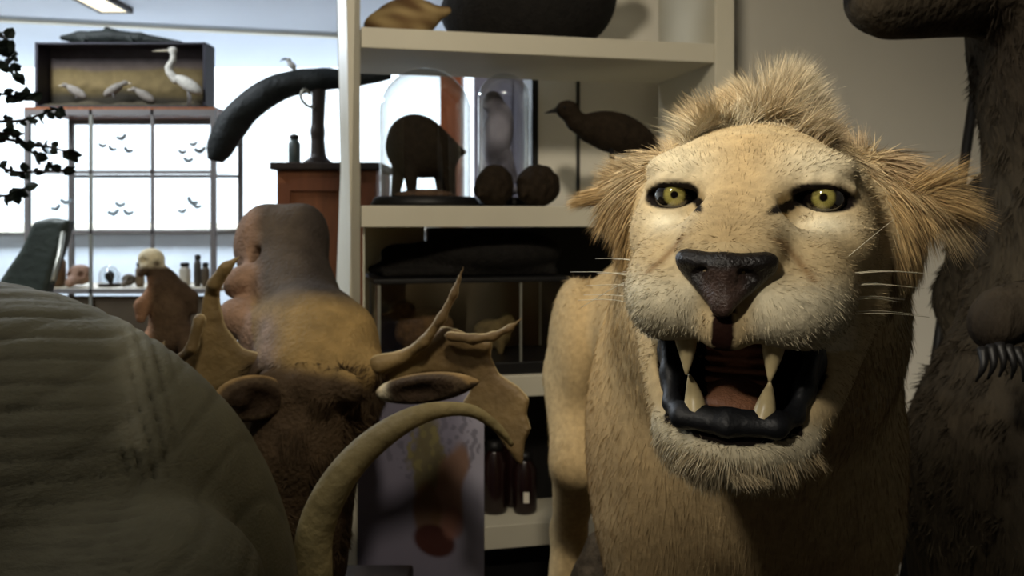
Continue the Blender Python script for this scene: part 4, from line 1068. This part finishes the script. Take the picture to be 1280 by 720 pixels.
obj('diorama_roof', box(((dx0 + dx1) / 2, VY + .11, dz1 - .004), (dx1 - dx0, .12, .008)), m_dio, dio, smooth=False)

# little things on the cabinet's low shelf
zl = vz[361]; YL = VY + .16
m_bone = mat('skull_bone', c8(190, 176, 146), .7, .2, .25, 40)
def skull(px, w, lb, colr=None):
    q = P(px, 0, YL); s = Sdf(); r = w * kV / 2; z = zl
    s.ell((q[0], YL, z + r * 1.0), (r, r * 1.1, r * .9), k=.01); s.cap((q[0], YL - r * .6, z + r * .75), (q[0], YL - r * 1.8, z + r * .42), r * .55, r * .38, k=.015)
    for sx in (-1, 1): s.ell((q[0] + sx * r * .48, YL - r * .85, z + r * 1.05), (r * .26, r * .3, r * .26), k=.004, op='-')
    v, f = s.mesh(.004); v[:, 2] = np.maximum(v[:, 2], z + .0005)
    tag(obj('animal_skull', (v, f), mat('bone_' + str(px), c8(*colr), .7, .2, .25, 40) if colr else m_bone, base=(q[0], YL, z)), lb, 'skull', 'skulls on the low cabinet shelf')
skull(100, 30, 'brownish pink animal skull on the cabinet shelf beside the steel post', (150, 118, 98))
skull(161, 17, 'small grey animal skull on the cabinet shelf beside the little glass dome', (96, 88, 76))
skull(214, 18, 'small pale skull on the cabinet shelf behind the upright brown animal')
q = P(137, 0, YL); r = 14 * kV
t = thing('small_dome', 'little round glass dome with a dark specimen on the cabinet shelf', 'glass dome', (q[0], YL, zl))
obj('base', lathe((q[0], YL, zl), [(r, .001), (r, .012), (.002, .012)], 24), m_darkwood, t)
v, f = lathe((q[0], YL, zl), [(r * .92, .012), (r * .95, .05)] + [(r * .95 * math.cos(a), .05 + r * .95 * math.sin(a)) for a in np.linspace(.1, 1.5, 8)], 28)
obj('glass', (v, f[:-2]), m_dome, t)
s = Sdf(); s.ell((q[0], YL, zl + .048), (.022, .02, .026), k=.01); s.cap((q[0], YL, zl + .04), (q[0] + .006, YL, zl + .016), .012, .01, k=.01); v, f = s.mesh(.004); v[:, 2] = np.maximum(v[:, 2], zl + .0125)
obj('specimen', (v, f), m_blackpelt, t)
def pot(px, w, h, colr, nm, lb, lid=True, Y=None, z=None):
    Y = Y or YL; z = zl if z is None else z; q = P(px, 0, Y); r = w * Y / F / 2; H = h * Y / F
    t = thing(nm, lb, nm.replace('_', ' '), (q[0], Y, z))
    obj('body', lathe((q[0], Y, z), [(r * .8, .0005), (r, H * .1), (r, H * .68), (r * .62, H * .82)], 20), mat('pot_' + str(px), c8(*colr), .4, .4, .2, 20), t)
    if lid: obj('lid', lathe((q[0], Y, z), [(r * .66, H * .82), (r * .8, H * .86), (r * .75, H * .97), (r * .2, H)], 20), m_black, t)
pot(231, 14, 30, (206, 200, 184), 'jar', 'white jar with dark lid on the cabinet shelf')
pot(247, 9, 40, (70, 66, 60), 'bottle', 'thin dark bottle on the cabinet shelf, near the end post')
pot(257, 10, 30, (84, 72, 56), 'bottle', 'short brown bottle on the cabinet shelf, at the end post')
pot(72, 20, 44, (92, 66, 40), 'jar', 'tall brown jar on the cabinet shelf behind the tilted chair')
pot(175, 11, 30, (110, 92, 70), 'jar', 'brown lidded jar on the cabinet shelf behind the upright animal')

# brown cupboard, horn, jar
KY = 3.45; kk = KY / F
kx0, kx1 = P(345, 0, KY)[0], P(470, 0, KY)[0]; kz = CZ + (HOR - 203) * kk
cup = thing('cupboard', 'tall orange brown wooden cupboard partly behind the shelf upright', 'cupboard', ((kx0 + kx1) / 2, KY + .2, 0))
obj('carcass', box(((kx0 + kx1) / 2, KY + .21, (kz - .03) / 2), (kx1 - kx0, .40, kz - .03)), m_brownwood, cup, smooth=False, bevel=.003)
obj('cornice', box(((kx0 + kx1) / 2, KY + .20, kz - .0145), (kx1 - kx0 + .04, .44, .029)), m_darkwood, cup, smooth=False, bevel=.004)
dw = kx1 - kx0
dr_ = obj('door', join(box((kx0 + .03, KY + .003, kz / 2), (.05, .014, kz - .16)), box((kx1 - .03, KY + .003, kz / 2), (.05, .014, kz - .16)), box(((kx0 + kx1) / 2, KY + .003, kz - .085), (dw - .11, .014, .05)), box(((kx0 + kx1) / 2, KY + .003, .12), (dw - .11, .014, .08))), mat('door_wood', c8(108, 62, 36), .45, .35, .2, 6, stretch=(7, 7, 1)), cup, smooth=False)
obj('door_knob', ball((kx1 - .035, KY - .014, 1.1), .012), m_steel, dr_)
HY = KY + .22; kh = HY / F
hs = thing('dark_horn', 'huge black curved horn on a dark post, standing on the brown cupboard', 'horn', (P(398, 0, HY)[0], HY, kz))
pth = spline([P(270, 200, HY), P(283, 168, HY), P(308, 136, HY), P(345, 111, HY), P(390, 100, HY), P(440, 98, HY), P(486, 92, HY)], 40)
rr = np.interp(np.linspace(0, 1, 40), [0, .06, .15, .45, .7, 1], [9, 16, 19, 18, 15, 8]) * kh
v, f = tube(pth, rr, 20)
v = v + .004 * np.stack([smooth_noise(v, 40, 95)] * 3, 1)
m_horn = mat('horn_black', c8(26, 30, 30), .6, .25, .3, 30, bump=.6, bscale=60)
obj('horn', (v, f), m_horn, hs)
s = Sdf(); x = P(397, 0, HY)[0]
s.chain([(x + .004, HY, kz + .01), (x, HY, kz + .14), (x + .006, HY, CZ + (HOR - 105) * kh)], [.034, .026, .030], k=.02); s.ell((x, HY, kz + .012), (.06, .06, .02), k=.02)
v, f = s.mesh(.006); v[:, 2] = np.maximum(v[:, 2], kz + .0005)
obj('post', (v, f), m_darkwood, hs)
v, f = tube(spline([P(388, 118, HY - .05), P(380, 112, HY - .07), P(376, 122, HY - .07), P(384, 132, HY - .05), P(392, 134, HY - .03)], 16), .006, 8); obj('hook', (v, f), m_steel, hs)
pot(368, 15, 38, (62, 72, 70), 'jar', 'small dark grey jar on the brown cupboard beneath the horn', True, HY - .1, kz)
# little bird on the horn
q = P(365, 82, HY); s = Sdf(); s.ell(q, (.022, .014, .014), rot(0, 40, 0), k=.008); s.ell(q + np.array([-.014, 0, .022]), (.011, .010, .010), k=.006); v, f = s.mesh(.003)
lb_ = thing('perched_bird', 'tiny pale bird with dark head perched on the black horn', 'bird', P(366, 92, HY))
obj('body', (v, f), mat('bird_grey', c8(190, 190, 186), .8), lb_)
obj('beak', tube([q + np.array([-.02, 0, .026]), q + np.array([-.036, 0, .027]), q + np.array([-.05, 0, .016])], [.006, .004, .001], 8), m_black, lb_)
obj('leg', tube([q + np.array([.006, 0, -.008]), q + np.array([.007, 0, -.03]), q + np.array([.006, 0, -.052])], .003, 6), m_black, lb_)

# orange brown bookcase seen through the shelf
OY = 5.2; ox0, ox1 = P(550, 0, OY)[0], P(577, 0, OY)[0]; oz = CZ + (HOR - 62) * OY / F
oc = thing('tall_cupboard', 'narrow orange wooden cupboard seen through the glass dome shelf', 'cupboard', ((ox0 + ox1) / 2, OY + .15, 0))
m_or = mat('orange_wood', c8(176, 96, 54), .5, .3, .2, 6, stretch=(7, 7, 1))
obj('carcass', box(((ox0 + ox1) / 2, OY + .15, oz / 2), (ox1 - ox0, .3, oz)), m_or, oc, smooth=False, bevel=.004)
obj('cornice', box(((ox0 + ox1) / 2, OY + .15, oz + .015), (ox1 - ox0 + .04, .34, .03)), m_brownwood, oc, smooth=False)
for zz_ in (.5, 1.5): obj('door', box(((ox0 + ox1) / 2, OY - .006, zz_), (ox1 - ox0 - .06, .012, .8)), m_brownwood, oc, smooth=False, bevel=.004)
OY = 4.9; ox0, ox1 = P(592, 0, OY)[0], P(690, 0, OY)[0]; oz = CZ + (HOR - 84) * OY / F
oc = thing('grey_cabinet', 'lilac grey metal cabinet seen behind the narrow glass dome', 'cabinet', ((ox0 + ox1) / 2, OY + .2, 0))
obj('carcass', box(((ox0 + ox1) / 2, OY + .2, oz / 2), (ox1 - ox0, .4, oz)), mat('lilac_metal', c8(128, 122, 136), .5, .3, .06, 6), oc, smooth=False, bevel=.005)
for s_ in (0, 1):
    d_ = obj('door', box((ox0 + (ox1 - ox0) * (.25 + .5 * s_), OY - .008, oz / 2 + .02), ((ox1 - ox0) / 2 - .01, .015, oz - .12)), mat('lilac_door', c8(136, 130, 144), .5, .3, .06, 6), oc, smooth=False, bevel=.003)
    obj('door_handle', box(((ox0 + ox1) / 2 + (s_ - .5) * .05, OY - .022, 1.3), (.012, .012, .14)), m_steel, d_, smooth=False)

# tilted chair
CY = 2.9; kc = CY / F
ch = thing('chair', 'dark grey green chair with a square tilted back before the display cabinet', 'chair', (P(50, 0, CY)[0], CY, 0))
m_ch = mat('chair_leather', c8(54, 62, 56), .55, .3, .2, 14, bump=.3, bscale=50)
def q3(px, py, y): return P(px, py, y)
s = Sdf()
pl = [P(36, 277, CY)[[0, 2]], P(56, 272, CY)[[0, 2]], P(81, 276, CY)[[0, 2]], P(78, 300, CY)[[0, 2]], P(66, 356, CY)[[0, 2]], P(60, 400, CY)[[0, 2]], P(-6, 400, CY)[[0, 2]], P(4, 350, CY)[[0, 2]], P(26, 310, CY)[[0, 2]]]
s.plate(pl, lambda x, z: CY + .25 * (z - 1.3) + 0 * x, .03, .010)
v, f = s.mesh(.009); v = relax(v, f, 2)
obj('backrest', (v, f), m_ch, ch)
a, b = P(-30, 0, CY)[0], P(60, 0, CY)[0]
obj('seat', box(((a + b) / 2, CY - .22, .98), (b - a, .46, .09)), m_ch, ch, smooth=False, bevel=.02)
for x in (a + .03, b - .03):
    for y in (CY - .40, CY - .04): obj('leg', box((x, y, .467), (.03, .03, .934)), m_black, ch, smooth=False)
obj('armrest', tube([P(79, 290, CY + .02), P(74, 320, CY - .06), P(66, 352, CY - .18)], .008, 8), m_steel, ch)
# upright brown animal with a pale head
MY = 2.55; km = MY / F
zf = P(0, 446, MY)[2]
mk = thing('upright_animal', 'reddish brown stuffed animal standing upright with a pale head', 'animal', (P(210, 0, MY)[0], MY, zf))
s = Sdf()
s.chain([P(214, 425, MY), P(212, 390, MY), P(205, 355, MY), P(193, 335, MY)], [25 * km, 23 * km, 17 * km, 12 * km], k=.02)
s.ell(P(189, 324, MY), (16 * km, .035, 14 * km), k=.012); s.cap(P(184, 332, MY - .02), P(177, 342, MY - .04), 8 * km, 5 * km, k=.01)
s.ell(P(196, 330, MY - .03), (.010, .012, .008), k=.004, op='-'); s.ell(P(180, 326, MY - .034), (.007, .010, .007), k=.004, op='-')
s.chain([P(196, 360, MY - .03), P(178, 382, MY - .06), P(176, 398, MY - .07)], [9 * km, 8 * km, 6 * km], k=.02)
s.chain([P(226, 365, MY), P(238, 372, MY), P(243, 388, MY)], [13 * km, 8 * km, 5 * km], k=.02)
s.chain([P(196, 420, MY - .02), P(182, 432, MY - .05), P(176, 444, MY - .06)], [14 * km, 11 * km, 8 * km], k=.02); s.chain([P(232, 420, MY - .02), P(236, 436, MY - .05), P(232, 444, MY - .06)], [14 * km, 10 * km, 8 * km], k=.02)
v, f = s.mesh(.005); v = relax(v, f, 1); v[:, 2] = np.maximum(v[:, 2], zf); x_, y_ = pix(v); n = smooth_noise(v, 30, 33)
cc = mixc(np.tile(c8(100, 80, 60), (len(v), 1)), c8(64, 50, 38), .5 + .5 * n); cc = mixc(cc, c8(226, 214, 182), (1 - sst(y_, 330, 337)) * .95); cc = mixc(cc, c8(60, 42, 28), np.exp(-((x_ - 196) / 6) ** 2 - ((y_ - 330) / 4) ** 2) * .95)
cc = mixc(cc, c8(170, 126, 96), (1 - sst(x_, 180, 196)) * (y_ > 345) * .6)
obj('body', (v, f), mat('rusty_pelt', rough=.85, spec=.12, var=.2, nscale=40, bump=.5, bscale=110, attr=True), mk, col=cc)
tag(obj('plant_stand', join(box((P(210, 0, MY)[0], MY, zf - .0155), (.26, .26, .03)), box((P(210, 0, MY)[0], MY, (zf - .031) / 2), (.2, .2, zf - .033))), m_darkwood, base=(P(210, 0, MY)[0], MY, 0), smooth=False, bevel=.003), 'dark wooden stand under the upright brown animal', 'stand')
# potted tree with dark leaves at the edge
TY = 2.02; kt = TY / F
tr = thing('potted_tree', 'potted tree whose dark leafy twigs hang in front of the windows', 'tree', (P(-110, 0, TY)[0], TY, 0))
x0_ = P(-110, 0, TY)[0]
obj('pot', lathe((x0_, TY, 0), [(.13, .001), (.15, .02), (.19, .3), (.2, .33), (.17, .33), (.16, .28), (.01, .28)], 28), m_darkwood, tr)
m_bark = mat('bark', c8(36, 28, 22), .9, .1, .3, 30)
rg = np.random.default_rng(21)
br = [tube(spline([(x0_, TY, .28), (x0_ + .02, TY + .02, .9), (x0_ - .01, TY, 1.5), (x0_ + .03, TY, 2.0), (x0_ + .06, TY, 2.3)], 16), np.linspace(.022, .006, 16), 8)]
lv_, lfc = [], []; nl = 0
def leaf(c, L, W, d):
    d = d / np.linalg.norm(d); sd = np.cross(d, rg.normal(size=3) * np.array([.4, 1, .4])); sd /= np.linalg.norm(sd); up = np.cross(sd, d)
    pts = [c, c + d * L * .3 + sd * W, c + d * L * .7 + sd * W * .8, c + d * L, c + d * L * .7 - sd * W * .8, c + d * L * .3 - sd * W, c + d * L * .35 + up * W * .35, c + d * L * .7 + up * W * .25]
    return np.array(pts), [[0, 1, 6], [1, 2, 7, 6], [2, 3, 7], [3, 4, 7], [4, 5, 6, 7], [5, 0, 6]]
LEAF = []
for (pts) in ([(-100, 150), (-40, 100), (0, 82), (24, 92)], [(-100, 190), (-40, 120), (6, 118), (38, 126)], [(-105, 230), (-30, 160), (30, 150), (72, 135)], [(-100, 260), (-20, 180), (40, 180), (86, 190)], [(-100, 280), (-30, 205), (20, 215), (88, 212)], [(-100, 120), (-50, 60), (-6, 42), (10, 50)], [(-60, 150), (-20, 165), (20, 170), (48, 200)], [(-100, 300), (-40, 240), (4, 245), (30, 235)], [(-60, 110), (-10, 60), (8, 55), (14, 70)]):
    pth = spline([P(a, b, TY + rg.uniform(-.06, .06)) for a, b in pts], 20); br.append(tube(pth, np.linspace(.006, .0018, 20), 6))
    for j in range(6, 20):
        for q_ in range(2):
            if rg.random() < .75:
                d = rg.normal(size=3) + np.array([.5, -.2, -.2]); L = rg.uniform(.013, .032) if j < 18 else .032
                LEAF.append(leaf(pth[j], L, L * .40, d))
obj('trunk', join(*br), m_bark, tr)
lo = obj('foliage', join(*LEAF), mat('leaf_dark', c8(30, 40, 32), .6, .25, .3, 30), tr, smooth=False)

# ================================================================== WORLD, CAMERA
w = bpy.data.worlds.new('sky'); bpy.context.scene.world = w; w.use_nodes = True
bg = w.node_tree.nodes['Background']; bg.inputs['Color'].default_value = (.80, .91, 1.0, 1); bg.inputs['Strength'].default_value = 2.6
cam = bpy.data.cameras.new('camera'); cam.sensor_width = 36; cam.lens = 36 * F / 1280; cam.shift_y = (HOR - 360) / 1280
cam.dof.use_dof = True; cam.dof.focus_distance = .80; cam.dof.aperture_fstop = 9
co = bpy.data.objects.new('camera', cam); C.objects.link(co); co.location = (0, 0, CZ); co.rotation_euler = (math.pi / 2, 0, 0)
sc = bpy.context.scene; sc.camera = co
sc.view_settings.view_transform = 'Standard'; sc.view_settings.look = 'None'; sc.view_settings.gamma = 1; sc.view_settings.exposure = 0
sc.view_settings.use_curve_mapping = False
sc.cycles.use_denoising = True; sc.cycles.transparent_max_bounces = 24; sc.cycles.max_bounces = 8
